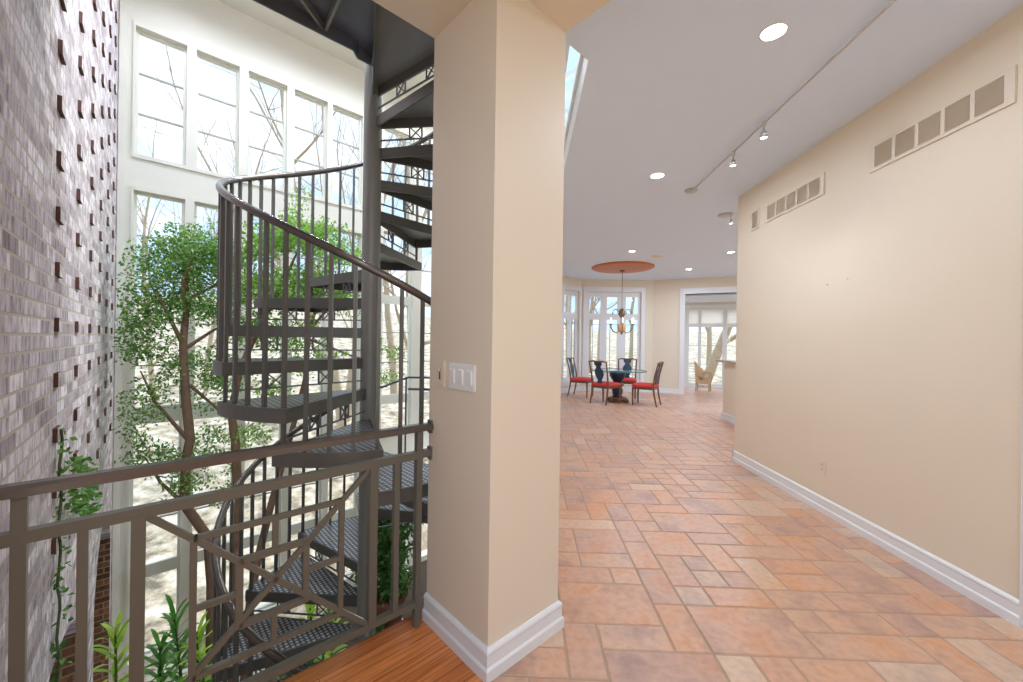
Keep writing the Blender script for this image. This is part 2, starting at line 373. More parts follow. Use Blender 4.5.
# ------------------------------------------------------------------ setting: pillar, hall, tile room
FL = -2.9                     # lower floor of the stair hall
WM = 6.79                     # window wall
KZ = lambda z: 1.42 + .916*(z - 1.42)
ROOF = 6.03
PT0, PT1, PM0, PM1 = 1.076, 1.526, 1.277, 1.767
mb = MB(); mb.tbox(PT0, PT1, PM0, PM1, -.3, 2.955)
struct(mb.build('pillar', M['cream']))
def base_profile(mb, a, b_, n, h=.13):
    """Baseboard run a->b on a wall, n points into the room."""
    n = Vector(n); prof = [(0,0),(.024,0),(.024,.046),(.020,.052),(.016,.056),(.015,h-.026),(.018,h-.018),(.015,h-.008),(.006,h),(0,h)]
    rows = [[Vector(p) + n*x + ZD*z for x, z in prof] for p in (a, b_)]
    mb.grid(rows, False); mb.face(rows[0]); mb.face(list(reversed(rows[1])))
mb = MB()
def mitre(pts, h=.13):
    """Baseboard around outside corners: pts with per-point outward offset direction."""
    prof = [(0,0),(.024,0),(.024,.046),(.020,.052),(.016,.056),(.015,h-.026),(.018,h-.018),(.015,h-.008),(.006,h),(0,h)]
    rows = [[Vector(p) + Vector(o)*x + ZD*z for x, z in prof] for p, o in pts]
    mb.grid(rows, False); mb.face(rows[0]); mb.face(list(reversed(rows[-1])))
mitre([(A(PT0, PM1), -PD), (A(PT0, PM0), -PD-MD), (A(PT1, PM0), PD-MD), (A(PT1, PM1), PD)])
struct(mb.build('baseboard_pillar', M['trim']))
# hall ceiling / soffit
mb = MB(); mb.tbox(-3, PT1, -4.5, PM1, 2.955, 3.41)
struct(mb.build('ceiling_hall', M['cream']))
# oak floor of the hall
mb = MB(); mb.tbox(-.36, PT0, -4.5, 1.83, -.12, 0); 
struct(mb.build('floor_hall', M['oak']))
mb = MB(); mb.tbox(-.36, PT1, 1.60, 1.80, -.45, -.12)
struct(mb.build('trim_landing', M['cream']))

# right wall
XW = 2.545
mb = MB(); mb.box(XW, XW+.16, 2.05, 4.91, -.05, 3.2); struct(mb.build('wall_right', M['cream']))
mb = MB(); base_profile(mb, (XW, 2.11, 0), (XW, 4.91, 0), (-1,0,0)); base_profile(mb, (XW-.026, 4.91, 0), (XW+.16, 4.91, 0), (0,1,0))
struct(mb.build('baseboard_right', M['trim']))
mb = MB(); mb.box(2.527, 2.70, 1.98, 2.112, 0, 2.25); struct(mb.build('trim_1', M['trim']))
mb = MB(); mb.box(2.9, 3.05, -4.5, 2.05, -.05, 2.955); struct(mb.build('wall_hall_light_block', M['cream']))  # unseen wall added to block sky light from the pillar
# left wall between the stair hall and the tile room
mb = MB(); mb.box(-.2, 0, 2.42, 9.42, FL, 6.03); struct(mb.build('wall_left', M['cream']))
# tile-room ceiling with the skylight opening
mb = MB()
mb.prism([(.375,-3),(7.6,-3),(7.6,10.0),(3.62,11.64),(1.5,11.64),(.375,10.5)], 3.2, 3.32)
mb.prism([(-.2,5.0),(.375,5.0),(.375,10.5),(-.2,9.95)], 3.2, 3.32)
mb.prism([(-.2,-3),(.375,-3),(.375,2.53),(-.2,1.955)], 3.2, 3.32)
struct(mb.build('ceiling', M['ceil']))
mb = MB()
sk = [(.375,2.53),(.375,5.0),(0,5.0),(0,2.155)]
for i in range(4):
    a, b_ = sk[i], sk[(i+1) % 4]
    mb.beam((a[0],a[1],3.31), (b_[0],b_[1],3.31), .012, .218)
struct(mb.build('ceiling_skylight_well', M['trim']))
wd = empty_struct('window_24', (.2, 3.5, 3.42))
mb = MB()
for i in range(4):
    a, b_ = sk[i], sk[(i+1) % 4]; mb.beam((a[0],a[1],3.42), (b_[0],b_[1],3.42), .06, .05)
for x in (.12, .25): mb.beam((x,2.3,3.43), (x,5.0,3.43), .03, .05)
mb.build('window_frame', M['trim'], wd)
mb = MB(); mb.face([(p[0],p[1],3.44) for p in sk]); mb.build('window_pane', M['glass'], wd)

# ---- dining end
cA0, cA1 = (1.58, 11.5), (3.62, 11.5)
def PA(u, z): return Vector((u, 11.5, z))
mb = MB(); hA = [(1.74, 3.28, .3, 2.86)]
cells(mb, PA, (0,1,0), cA0[0]-.05, cA1[0]+.05, -.05, 3.2, hA, .16); struct(mb.build('wall_back', M['cream']))
gA = [1.82, 2.14, 2.32, 2.62, 2.86, 3.21]
pan = []
for i in range(3): pan += [(gA[2*i], gA[2*i+1], 2.24, 2.72), (gA[2*i], gA[2*i+1], .42, 2.06)]
mun = []
for i in range(3):
    mun += [('h', 1.92, gA[2*i], gA[2*i+1]), ('v', gA[2*i]+ (.1 if i != 2 else .22), .42, 2.06)]
window('window_1', PA, (0,1,0), 1.74, 3.28, .3, 2.86, pan, muntins=mun, fmat=M['trim'])
mb = MB(); cells(mb, lambda u, z: PA(u, z) + Vector((0,-.03,0)), (0,1,0), 1.63, 3.39, .2, 3.0, hA, .03)
struct(mb.build('trim_2', M['trim']))
# left facet of the bay
dL = Vector((S2, S2, 0)); nL = Vector((-S2, S2, 0)); oL = Vector((1.58, 11.5, 0))
def PL(u, z): return oL + dL*u + ZD*z          # u negative, towards the camera
mb = MB(); hL = [(-.80, -.10, .3, 2.86), (-1.75, -1.0, .3, 2.86)]
cells(mb, PL, nL, -2.3, .05, -.05, 3.2, hL, .16); struct(mb.build('wall_bay', M['cream']))
for k, (a, b_) in enumerate(((-.80, -.10), (-1.75, -1.0))):
    mid = (a+b_)/2
    pn = [(a+.06, mid-.05, 2.24, 2.72), (mid+.05, b_-.06, 2.24, 2.72), (a+.06, mid-.05, .42, 2.06), (mid+.05, b_-.06, .42, 2.06)]
    window('window_%d' % (k+2), PL, nL, a, b_, .3, 2.86, pn, muntins=[('h',1.92,a+.06,mid-.05),('h',1.92,mid+.05,b_-.06),('v',mid+.11,.42,2.06),('v',b_-.12,.42,2.06)], fmat=M['trim'])
mb = MB(); cells(mb, lambda u, z: PL(u, z) - nL*.03, nL, -1.85, -.02, .2, 2.98, hL, .03); struct(mb.build('trim_3', M['trim']))
# right facet with the wide opening to the sun room
nB = Vector((.3827, .9239, 0)); dB = Vector((.9239, -.3827, 0)); oB = Vector((3.62, 11.5, 0))
def PB(u, z): return oB + dB*u + ZD*z
mb = MB(); hB = [(.84, 2.9, -.05, 2.78)]
cells(mb, PB, nB, -.03, 4.4, -.05, 3.2, hB, .18); struct(mb.build('wall_opening', M['cream']))
mb = MB(); cells(mb, lambda u, z: PB(u, z) - nB*.03, nB, .71, 3.03, 0, 2.94, hB, .24); struct(mb.build('trim_4', M['trim']))
mb = MB(); base_profile(mb, cA0+(0,), cA1+(0,), (0,-1,0)); base_profile(mb, PB(0,0), PB(.71,0), -nB); base_profile(mb, PL(-2.3,0), PL(0,0), -nL)
struct(mb.build('baseboard_dining', M['trim']))
# sun room
oS = oB + nB*2.2
def PS(u, z): return oS + dB*u + ZD*z
gS = [(.55,.80),(.93,1.20),(1.29,1.90),(2.03,2.62),(2.72,2.95)]
hS = [(.4, 3.05, 0.04, 2.56)]
mb = MB(); cells(mb, PS, nB, .1, 4.6, -.05, 3.0, hS, .16); struct(mb.build('wall_sunroom', M['cream']))
pn = [(a,b_,2.05,2.50) for a,b_ in gS] + [(a,b_,.12,1.95) for a,b_ in gS]
mu = [('h', z, a, b_) for a, b_ in gS for z in (.75, 1.35)]
window('window_4', PS, nB, .4, 3.05, .04, 2.56, pn, muntins=mu, fmat=M['trim'])
mb = MB(); cells(mb, lambda u,z: PS(u,z) - nB*.03, nB, .3, 3.15, 0, 2.66, hS, .03); struct(mb.build('trim_5', M['trim']))
pl = [PB(.3,0)+nB*.18, PB(4.4,0)+nB*.18, PS(4.4,0), PS(.15,0)]
mb = MB(); mb.prism([(p.x,p.y) for p in pl], 2.74, 2.8); struct(mb.build('ceiling_sunroom', M['ceil']))
shades = []
for k, (a, b_) in enumerate(gS):
    mb = MB(); mb.obox(PS((a+b_)/2, 2.275) + nB*.02, dB*((b_-a)/2+.012), nB*.012, ZD*.225)
    mb.obox(PS((a+b_)/2, 2.045) + nB*.02, dB*((b_-a)/2+.012), nB*.018, ZD*.012)
    tag(mb.build('window_shade', M['shade'], org=PS((a+b_)/2, 2.05)), ['narrow white shade at the opening jamb, first of the sun room row', 'white shade second from the opening jamb in the sun room', 'wide white shade over the tree trunk in the sun room window', 'white shade above the bar counter in the sun room window', 'white shade at the wall corner end of the sun room row'][k], 'window shade', 'white shades on the sun room transoms')
# ------------------------------------------------------------------ tile floor
def clip(poly, f):
    out = []
    for i in range(len(poly)):
        a, b_ = poly[i], poly[(i+1) % len(poly)]; fa, fb = f(a), f(b_)
        if fa >= 0: out.append(a)
        if fa*fb < 0:
            k = fa/(fa-fb); out.append((a[0]+(b_[0]-a[0])*k, a[1]+(b_[1]-a[1])*k))
    return out
U = .168; NX, NY = 45, 84; X0, Y0 = -.30, .17
occ = [[False]*NX for _ in range(NY)]; tiles = []
rt = random.Random(11)
sizes = [(2,2),(3,2),(2,1),(1,2),(1,1),(2,2),(2,1),(1,2),(3,1),(1,1),(2,1)]
for j in range(NY):
    for i in range(NX):
        if occ[j][i]: continue
        for sx, sy in rt.sample(sizes, len(sizes)) + [(1,1)]:
            if i+sx > NX or j+sy > NY: continue
            if any(occ[j+b_][i+a] for a in range(sx) for b_ in range(sy)): continue
            for a in range(sx):
                for b_ in range(sy): occ[j+b_][i+a] = True
            tiles.append((X0+i*U, Y0+j*U, sx*U, sy*U)); break
fv, ff, fc = [], [], []
half = lambda p: (p[0]+p[1])*S2 - PT0
for x, y, sx, sy in tiles:
    if y > 2.4 and x + sx < -.12: continue
    tone = rt.random(); c = (tone, rt.random(), rt.random(), 1)
    lo = []
    for g in (.0035, .0085):
        lo.append(clip([(x+g,y+g),(x+sx-g,y+g),(x+sx-g,y+sy-g),(x+g,y+sy-g)], lambda p: half(p) - g))
    o, i_ = lo
    if len(o) < 3 or len(i_) != len(o): continue
    k = len(fv); nn = len(o); dz = (rt.random()-.5)*.0012
    fv += [(p[0],p[1],-.006) for p in o] + [(p[0],p[1],dz) for p in i_]
    ff.append(tuple(range(k+nn, k+2*nn))); fc.append(c)
    for q in range(nn): ff.append((k+q, k+(q+1)%nn, k+nn+(q+1)%nn, k+nn+q)); fc.append(c)
me = bpy.data.meshes.new('floor'); me.from_pydata(fv, [], ff); me.materials.append(M['tile'])
ca = me.color_attributes.new('tone', 'FLOAT_COLOR', 'CORNER'); k = 0
for p, c in zip(me.polygons, fc):
    for _ in p.loop_indices: ca.data[k].color = c; k += 1
fo = bpy.data.objects.new('floor', me); COL.objects.link(fo); struct(fo)
mb = MB(); mb.prism(clip([(-.30,.1),(7.5,.1),(7.5,14.4),(-.2,14.4),(-.2,2.35),(-.30,2.3)], half), -.12, -.004)
struct(mb.build('floor_grout', M['grout']))

# ------------------------------------------------------------------ brick wall with missing headers
def BT(m): return -.33 + .0165*(m - 1.765)
def PBk(m, z): return A(BT(m), m, z)
nK = -PD
cols = [2.95 + .662*k for k in range(6)]; rows_ = [1.465 + .268*k for k in range(-4, 18)]
hw, hh = .055, .034
mb = MB(); cells(mb, PBk, nK, .9, WM+.05, .2, ROOF, [], .1)
for c in cols:
    for r in rows_:          # headers standing proud, sides bare brick with shade put into the dark colour
        if r + hh > ROOF-.1: continue
        pj = .016; e = -nK*pj
        q4 = [PBk(c-hw,r-hh), PBk(c+hw,r-hh), PBk(c+hw,r+hh), PBk(c-hw,r+hh)]
        mb.cur = 0; mb.face([p+e for p in q4]); mb.cur = 1
        for i in range(4): mb.face([q4[i], q4[(i+1)%4], q4[(i+1)%4]+e, q4[i]+e])
        mb.cur = 0
# below .2: two arched openings towards the garden level
def zb(m):
    for c, hw_, zs, zc in ((3.0, 1.2, -.72, -.24), (5.72, .85, -.95, -.42)):
        if abs(m-c) < hw_:
            R_ = (hw_**2 + (zc-zs)**2)/(2*(zc-zs)); return zc - R_ + math.sqrt(R_*R_ - (m-c)**2)
    return FL
ms = sorted({.9, WM+.05, *[1.8+2.4*k/24 for k in range(25)], *[4.87+1.7*k/20 for k in range(21)]})
dk = nK*.1
for a, b_ in zip(ms, ms[1:]):
    mid = (a+b_)/2; solid = zb(mid) == FL
    za, zb_ = (FL, FL) if solid else (zb(a+1e-4 if a < mid else a), zb(b_-1e-4))
    mb.face([PBk(a,za), PBk(b_,zb_), PBk(b_,.2), PBk(a,.2)])
    if not solid: mb.face([PBk(a,za), PBk(a,za)+dk*3.2, PBk(b_,zb_)+dk*3.2, PBk(b_,zb_)])
for e, zs in ((1.8,-.72),(4.2,-.72),(4.87,-.95),(6.57,-.95)):
    mb.cur = 2
    mb.face([PBk(e,FL), PBk(e,zs), PBk(e,zs)+dk*3.2, PBk(e,FL)+dk*3.2])
mb.build('wall_brick', [M['brick'], M['brickh'], M['brickj']])
struct(bpy.data.objects['wall_brick'])
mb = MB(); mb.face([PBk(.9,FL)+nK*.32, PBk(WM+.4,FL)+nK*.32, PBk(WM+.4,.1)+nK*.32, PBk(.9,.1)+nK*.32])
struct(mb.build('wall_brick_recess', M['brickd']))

# ------------------------------------------------------------------ window wall
K = .916
def PW(t, z): return A(t, WM, z)
Hs = []
g1 = [(-.07,.40),(.57,1.03),(1.21,1.69),(1.86,2.33),(2.48,2.96)]
g2 = [(3.46,4.05),(4.31,4.91),(5.15,5.75),(5.95,6.55)]
for a, b_ in g1: Hs += [(a*K-.03, b_*K+.03, KZ(3.9)-.03, KZ(5.56)+.03), (a*K-.03, b_*K+.03, FL+.25, KZ(3.35)+.03)]
for a, b_ in g2: Hs += [(a*K-.03, b_*K+.03, KZ(3.9)-.03, KZ(5.56)+.03), (a*K-.03, b_*K+.03, KZ(-.45), KZ(3.5)+.03), (a*K-.03, b_*K+.03, FL+.1, KZ(-1.0))]
mb = MB(); cells(mb, PW, MD, -.4, 6.7, FL, ROOF, Hs, .18); struct(mb.build('wall_windows', M['atrium']))
mb = MB()   # casings proud of the wall
cells(mb, lambda t, z: PW(t,z) - MD*.02, MD, -.13*K, 3.02*K, KZ(3.9)-.075, KZ(5.56)+.085, Hs, .02)
cells(mb, lambda t, z: PW(t,z) - MD*.02, MD, -.13*K, 3.02*K, FL+.1, KZ(3.35)+.085, Hs, .02)
cells(mb, lambda t, z: PW(t,z) - MD*.02, MD, 3.36*K, 6.6*K, KZ(-.45)-.06, KZ(3.5)+.085, Hs, .02)
mb.tbox(-.24, -.18, WM-.03, WM, FL, ROOF)
struct(mb.build('trim_6', M['atrium']))
wi = 5
for a, b_ in g1:
    u0, u1 = a*K-.03, b_*K+.03; p0, p1 = a*K, b_*K
    zz0, zz1 = KZ(3.9), KZ(5.56)
    window('window_%d' % wi, PW, MD, u0, u1, zz0-.03, zz1+.03, [(p0,p1,zz0,zz1)], off=.06, muntins=[('h', zz0+(zz1-zz0)*f, p0, p1) for f in (1/3, 2/3)], mt=.02); wi += 1
    pn = [(p0,p1,KZ(.43),KZ(3.35)), (p0,p1,KZ(-1.78),KZ(.19)), (p0,p1,FL+.28,KZ(-1.95))]
    window('window_%d' % wi, PW, MD, u0, u1, FL+.25, KZ(3.35)+.03, pn, off=.06, muntins=[('h', KZ(z), p0, p1) for z in (2.79, 2.2, 1.6, 1.0, -.5, -1.15)], mt=.018); wi += 1
for a, b_ in g2:
    u0, u1 = a*K-.03, b_*K+.03; p0, p1 = a*K, b_*K; zz0, zz1 = KZ(3.9), KZ(5.56)
    w_ = window('window_%d' % wi, PW, MD, u0, u1, zz0-.03, zz1+.03, [(p0,p1,zz0,zz1)], off=.06, muntins=[('h', zz0+(zz1-zz0)*f, p0, p1) for f in (1/3, 2/3)], mt=.02); wi += 1
    pn = [(p0,p1,KZ(2.29),KZ(3.5)), (p0,p1,KZ(.30),KZ(2.12)), (p0,p1,KZ(-.42),KZ(.12))]
    window('window_%d' % wi, PW, MD, u0, u1, KZ(-.45), KZ(3.5)+.03, pn, off=.06, muntins=[('h', KZ(z), p0, p1) for z in (2.88, 1.55, .95)], mt=.018); wi += 1
    mb = MB(); mb.face([PW(p0,FL+.1)+MD*.09, PW(p1,FL+.1)+MD*.09, PW(p1,KZ(-1.0))+MD*.09, PW(p0,KZ(-1.0))+MD*.09])
    mb.build('window_pane', M['glass'], w_)
# roof of the stair hall: solid strip by the windows, glazed skylight added out of view to let sky light in
mb = MB(); mb.tbox(-.6, 6.8, 5.5, WM+.2, ROOF, ROOF+.15); mb.tbox(-.6, 6.8, 1.2, 1.9, ROOF, ROOF+.15)
struct(mb.build('ceiling_stairwell', M['atrium']))
sk2 = empty_struct('window_25', A(2.5, 3.7, ROOF))
mb = MB()
for k in range(9): mb.tbox(-.5+.85*k-.04, -.5+.85*k+.04, 1.9, 5.5, ROOF+.02, ROOF+.12)
mb.build('window_frame', M['trim'], sk2)
mb = MB(); mb.face([A(-.5,1.9,ROOF+.13), A(6.8,1.9,ROOF+.13), A(6.8,5.5,ROOF+.13), A(-.5,5.5,ROOF+.13)]); mb.build('window_pane', M['glass'], sk2)
mb = MB(); mb.tbox(-.6, 5.5, 1.2, 6.9, FL-.1, FL); struct(mb.build('floor_lower', M['soil']))
# wall under the hall floor towards the stair well
mb = MB(); mb.tbox(-.4, 1.6, 1.45, 1.6, FL, -.12); struct(mb.build('wall_lower', M['atrium']))

# ------------------------------------------------------------------ balcony guard
GM = 1.748
gr = thing('guard_railing', 'brown steel guard railing with a square fretwork panel beside the pillar', 'railing', A(.4, GM, 0))
def gbar(mb, t0, z0, t1, z1, w=.022, d=.022):
    mb.beam(A(t0, GM, z0), A(t1, GM, z1), d, w, up=(MD.cross(A(t1,GM,z1)-A(t0,GM,z0))))
def gpart(name, bars, mat_=None, w=.022, d=.022):
    q = MB()
    for b_ in bars: gbar(q, *b_, w=w, d=d)
    return q.build(name, mat_ or M['guard'], gr)
q = MB(); prof = [(-.026,.967),(-.026,.990),(-.018,1.0),(.018,1.0),(.026,.990),(.026,.967)]
q.grid([[A(t, GM+a, z) for a, z in prof] for t in (-.36, 1.076)], False, close_u=True)
q.build('handrail', M['rail'], gr)
gpart('mid_rail', [(-.36,.85,1.076,.85)], w=.036, d=.032)
gpart('bottom_rail', [(-.36,.118,1.01,.118)], w=.03, d=.03)
for t, z0, z1, w_ in ((-.247,.02,.967,.03),(-.125,.118,.84,.024),(-.003,.0,.84,.036),(.775,.118,.84,.036),(.89,.118,.84,.026),(1.007,-.01,.967,.03)):
    gpart('post', [(t,z0,t,z1)], w=w_, d=w_)
gpart('square_frame', [(.137,.719,.637,.719),(.137,.235,.637,.235),(.137,.225,.137,.729),(.637,.225,.637,.729)], w=.02, d=.02)
gpart('square_frame', [(.271,.592,.497,.592),(.272,.354,.497,.354),(.271,.345,.271,.6),(.497,.345,.497,.6)], w=.023, d=.022)
gpart('cross_brace', [(.01,.838,.765,.122)], w=.02, d=.018); gpart('cross_brace', [(.01,.118,.765,.838)], w=.02, d=.018)
for b_ in ((.386,.71,.386,.6),(.386,.35,.386,.24),(.145,.473,.262,.473),(.508,.473,.63,.473)): gpart('spacer_bar', [b_], w=.02, d=.018)
for t in (.386,): gpart('spacer_bar', [(t,.02,t,.118)], w=.02)
for z in (.982, .85):
    q = MB(); q.tbox(1.066, 1.076, GM-.018, GM+.018, z-.034, z+.03); q.build('wall_bracket', M['guard'], gr)

# ------------------------------------------------------------------ spiral staircase
SC = Vector((-1.115, 2.80, 0)); RT = .895; RH = .875; RISE = .2134; ZE = 1.067
def SP(a, r, z=0): a = math.radians(a); return SC + Vector((-math.sin(a)*r, -math.cos(a)*r, z))
st = thing('spiral_staircase', 'dark steel spiral staircase with diamond plate treads rising past the tall windows', 'staircase', SC + ZD*FL)
q = MB(); q.tube([SC+ZD*FL, SC+ZD*4.4], .0625, 20); q.lathe(SC, [(.0625,4.38),(.075,4.40),(.06,4.46),(0,4.48)], 16)
q.lathe(SC, [(.0,FL+.02),(.16,FL+.02),(.16,FL),(.0,FL)], 16)
q.build('center_pole', M['steel'], st)
def tread(a0, z, span=34, rings=8, bars=True):
    th = .006; fl = .072; ft = .012
    an = [a0 + span*k/rings for k in range(rings+1)]
    ri = .062
    # frame: flanges and a collar at the pole
    q = MB()
    q.beam(SP(a0, .05, z-fl/2), SP(a0, RT, z-fl/2), ft, fl); q.beam(SP(an[-1], .05, z-fl/2), SP(an[-1], RT, z-fl/2), ft, fl)
    q.grid([[SP(a, RT-ft, z-fl), SP(a, RT+.002, z-fl), SP(a, RT+.002, z+.001), SP(a, RT-ft, z+.001)] for a in an], False, close_u=True)
    q.face([SP(an[0], r, zz) for r, zz in ((RT-ft,z-fl),(RT+.002,z-fl),(RT+.002,z+.001),(RT-ft,z+.001))])
    f = q.build('tread', M['steelb'], st)
    # plate
    q = MB()
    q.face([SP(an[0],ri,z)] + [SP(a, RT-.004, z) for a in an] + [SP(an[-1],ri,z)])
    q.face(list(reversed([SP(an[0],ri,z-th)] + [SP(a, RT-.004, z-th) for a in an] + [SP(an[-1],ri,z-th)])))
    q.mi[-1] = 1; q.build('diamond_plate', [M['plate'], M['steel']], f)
    # riser ornament: a rod hung under the leading edge with two crossed squares
    if bars:
        q = MB(); a = a0+1.5; zt = z-fl; zr = zt-.085
        q.beam(SP(a,.06,zr), SP(a,RT-.01,zr), .009, .009)
        for rc in (.32, .62):
            for dr in (-.045, .045): q.beam(SP(a,rc+dr,zt), SP(a,rc+dr,zr), .009, .009)
            q.beam(SP(a,rc-.045,zt), SP(a,rc+.045,zr), .007, .007); q.beam(SP(a,rc-.045,zr), SP(a,rc+.045,zt), .007, .007)
        q.build('riser_bar', M['steeld'], f)
    return f
def hz_up(a): return 1.93 + .00711*a          # handrail height, upper flight, a from -110
def hz_lo(a): return -.19 + .0074*(a-4)
balu = []
def baluster(a, z0, z1, mb=None):
    d = SP(a, 1) - SC; q = mb or MB()
    q.obox(SP(a, RH-.003, (z0+z1)/2), d*.009, ZD.cross(d)*.009, ZD*((z1-z0)/2))
    if mb is None: q.build('baluster', M['steelb'], st)
for k in range(-4, 11):
    a0 = 4 + 30*k; z = ZE + RISE*k
    tread(a0, z)
    for i in range(4):
        a = a0 + 1.5 + 7.5*i
        z0 = z - (RISE if i == 0 else 0)
        z1 = hz_up(a)
        if a < 340: baluster(a, z0, z1-.01)
low = MB()
for j in range(1, 13):
    a0 = 151 - 30*j; z = -RISE*j
    tread(a0, z)
    for i in range(4):
        a = a0 + 1.5 + 7.5*i
        baluster(a, z - (RISE if i == 0 else 0), hz_lo(a)-.01, None if j <= 8 else low)
o = low.build('baluster', M['steelb'], st); o['kind'] = 'stuff'
# handrails
q = MB(); q.tube([SP(a, RH, hz_up(a)) for a in range(-112, 342, 5)], .021, 12); q.build('handrail', M['rail'], st)
q = MB(); q.tube([SP(a, RH, hz_lo(a)) for a in range(-215, 156, 5)], .021, 12); q.build('handrail', M['rail'], st)
# landing at the main floor
q = MB(); an = [150 + 5*k for k in range(21)]
pts = [SP(152,.55), SP(152,RT), Vector((-1.35,3.9,0)), Vector((-.2,3.9,0)), Vector((-.2,3.31,0)), Vector((-1.14,3.31,0))]
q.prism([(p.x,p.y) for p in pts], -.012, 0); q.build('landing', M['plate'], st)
q = MB()
for p, r in zip(pts, pts[1:]+pts[:1]): q.beam((p.x,p.y,-.045), (r.x,r.y,-.045), .012, .075)
q.build('landing_frame', M['steel'], st)
q = MB()
for x in (-1.17, -1.0, -.85, -.7, -.55, -.4, -.25): q.beam((x,3.86,-.08), (x,3.86,1.04), .014, .014)
q.tube([SP(154, RH, .92), SP(166, RH+.03, .97), (-1.15,3.86,1.045), (-.2,3.86,1.045)], .011, 8); q.beam((-1.15,3.86,.93), (-.2,3.86,.93), .016, .022); q.beam((-.95,3.86,.93), (-.2,3.86,.3), .012, .012)
q.build('landing_guard', M['steeld'], st)
# upper platform
q = MB(); zt = 3.41
poly = [A(-.34,1.78), A(.85,1.78), A(1.15,2.70), A(1.05,2.70), A(1.0,2.645), A(-.28,2.645)]
q.prism([(p.x,p.y) for p in poly], zt-.012, zt); q.build('platform', M['steeld'], st)
q = MB()
for p, r in zip(poly, poly[1:]+poly[:1]): q.beam((p.x,p.y,zt-.05), (r.x,r.y,zt-.05), .012, .09)
q.build('platform_frame', M['steeld'], st)
q = MB(); ap = Vector((-1.298, 2.466, zt-.04))
for e in ((-1.315,2.14),(-1.02,2.14)): q.beam(ap, (e[0],e[1],zt-.04), .016, .05)
q.build('platform_rib', M['steel'], st)

# ------------------------------------------------------------------ plants
def leaf(q, p, d, up, l, w_):
    """Pointed leaf: base p, direction d, a little fold."""
    d = d.normalized(); s_ = d.cross(up)
    if s_.length < 1e-4: s_ = d.cross(Vector((1,.3,.2)))
    s_.normalize(); n_ = s_.cross(d)
    i = len(q.v); mid = p + d*l*.5
    q.v += [tuple(p), tuple(mid + s_*w_ + n_*w_*.35), tuple(p + d*l), tuple(mid - s_*w_ + n_*w_*.35)]
    q.f += [(i,i+1,i+2),(i,i+2,i+3)]; q.sm += [False]*2; q.mi += [q.cur]*2
def rv(r=random):
    while True:
        v = Vector((r.uniform(-1,1), r.uniform(-1,1), r.uniform(-1,1)))
        if .05 < v.length < 1: return v
def foliage(clusters, n, l, w_, depth=.3, seed=1):
    r = random.Random(seed); q = MB(); tot = sum(c[3]**2*(c[4] if len(c) > 4 else 1) for c in clusters)
    for c in clusters:
        k = int(n*c[3]**2*(c[4] if len(c) > 4 else 1)/tot)
        for sub in range(max(2, k//26)):
            v = rv(r); cc = A(c[0], c[1], c[2]) + Vector((v.x*c[3], v.y*c[3], v.z*c[3]*.9)) + MD*(r.uniform(-1,1)*depth)
            for _ in range(26):
                p = cc + rv(r)*.11
                if p.dot(PD) < BT(p.dot(MD)) + .09: continue
                leaf(q, p, rv(r) + Vector((0,0,-.25)), rv(r), l*r.uniform(.6,1.25), w_*r.uniform(.7,1.2))
    return q
def P3(l): return [A(*p) for p in l]
cA = [(0.16,5.5,2.19,.31,1.3),(0.45,5.5,2.34,.31,1.5),(0.70,5.5,2.25,.28,1.3),(0.05,5.5,1.78,.29),(0.33,5.75,1.75,.32,.6),(0.59,5.5,1.83,.29),(-0.02,5.5,1.37,.22),(0.16,5.75,1.16,.27,.5),(0.55,5.75,1.16,.27,.5),(0.7,5.5,.98,.2),(0.04,5.5,.76,.23,.7),(0.5,5.8,.78,.24,.4),(0.07,5.5,.22,.23,.7),(0.31,5.5,-.07,.24,.7),(0.61,5.5,.2,.25,.6),(0.73,5.5,-.27,.18,.6),(-0.06,5.5,.47,.1),(0.83,5.5,1.5,.23),(-0.1,5.5,1.57,.12)]
ta = thing('ficus_tree', 'airy green indoor tree in the corner between the brick wall and spiral staircase', 'tree', A(.6,5.5,FL))
q = MB(); tr = [A(.62,5.5,FL)] + P3([(.6,5.5,-1.98),(.6,5.5,-1.35),(.56,5.5,-.83),(.35,5.5,-.39),(.36,5.5,.09),(.39,5.5,.3),(.35,5.5,.73),(.32,5.5,1.32),(.35,5.5,1.81),(.33,5.5,2.15)])
q.tube(tr, [.06,.055,.055,.05,.048,.045,.045,.042,.036,.026,.012], 9); q.build('trunk', M['bark'], ta)
for br in ([(.32,5.5,1.32),(.17,5.4,1.69),(.05,5.4,1.94)],[(.35,5.5,1.81),(.59,5.5,1.99),(.72,5.6,2.23)],[(.37,5.5,.3),(.1,5.4,.75),(-.01,5.3,1.07)],[(.32,5.5,1.27),(.59,5.6,1.49),(.8,5.6,1.61)],[(.35,5.5,-.39),(.15,5.4,-.08),(.03,5.4,.2)],[(.38,5.5,.89),(.58,5.5,.66),(.72,5.6,.47)],[(.34,5.5,1.6),(.3,5.3,2.0),(.4,5.3,2.3)]):
    q = MB(); q.tube(P3(br), [.022,.015,.006], 6); q.build('branch', M['bark'], ta)
foliage(cA, 15000, .043, .012, .25, 3).build('foliage', M['leafA'], ta)
cB = [(0.95,4.9,2.45,.23),(1.18,4.9,2.59,.22),(1.5,4.9,2.56,.23),(1.78,4.9,2.43,.17),(0.91,4.9,1.97,.23),(1.19,4.9,1.95,.24),(1.51,4.9,2.03,.26),(1.8,4.9,1.88,.15),(0.96,4.9,1.5,.19,.7),(1.3,4.9,1.45,.17,.6),(1.3,4.9,1.17,.15,.5),(1.01,4.9,.8,.15,.5),(1.63,4.9,1.22,.15,.5),(.83,4.9,.44,.15,.5),(2.26,4.9,1.27,.1),(2.3,4.9,.94,.09),(1.28,4.9,2.96,.08,.5)]
tb = thing('ficus_tree', 'light green indoor tree with thin leaning trunks seen through the stair balusters', 'tree', A(.75,4.9,FL))
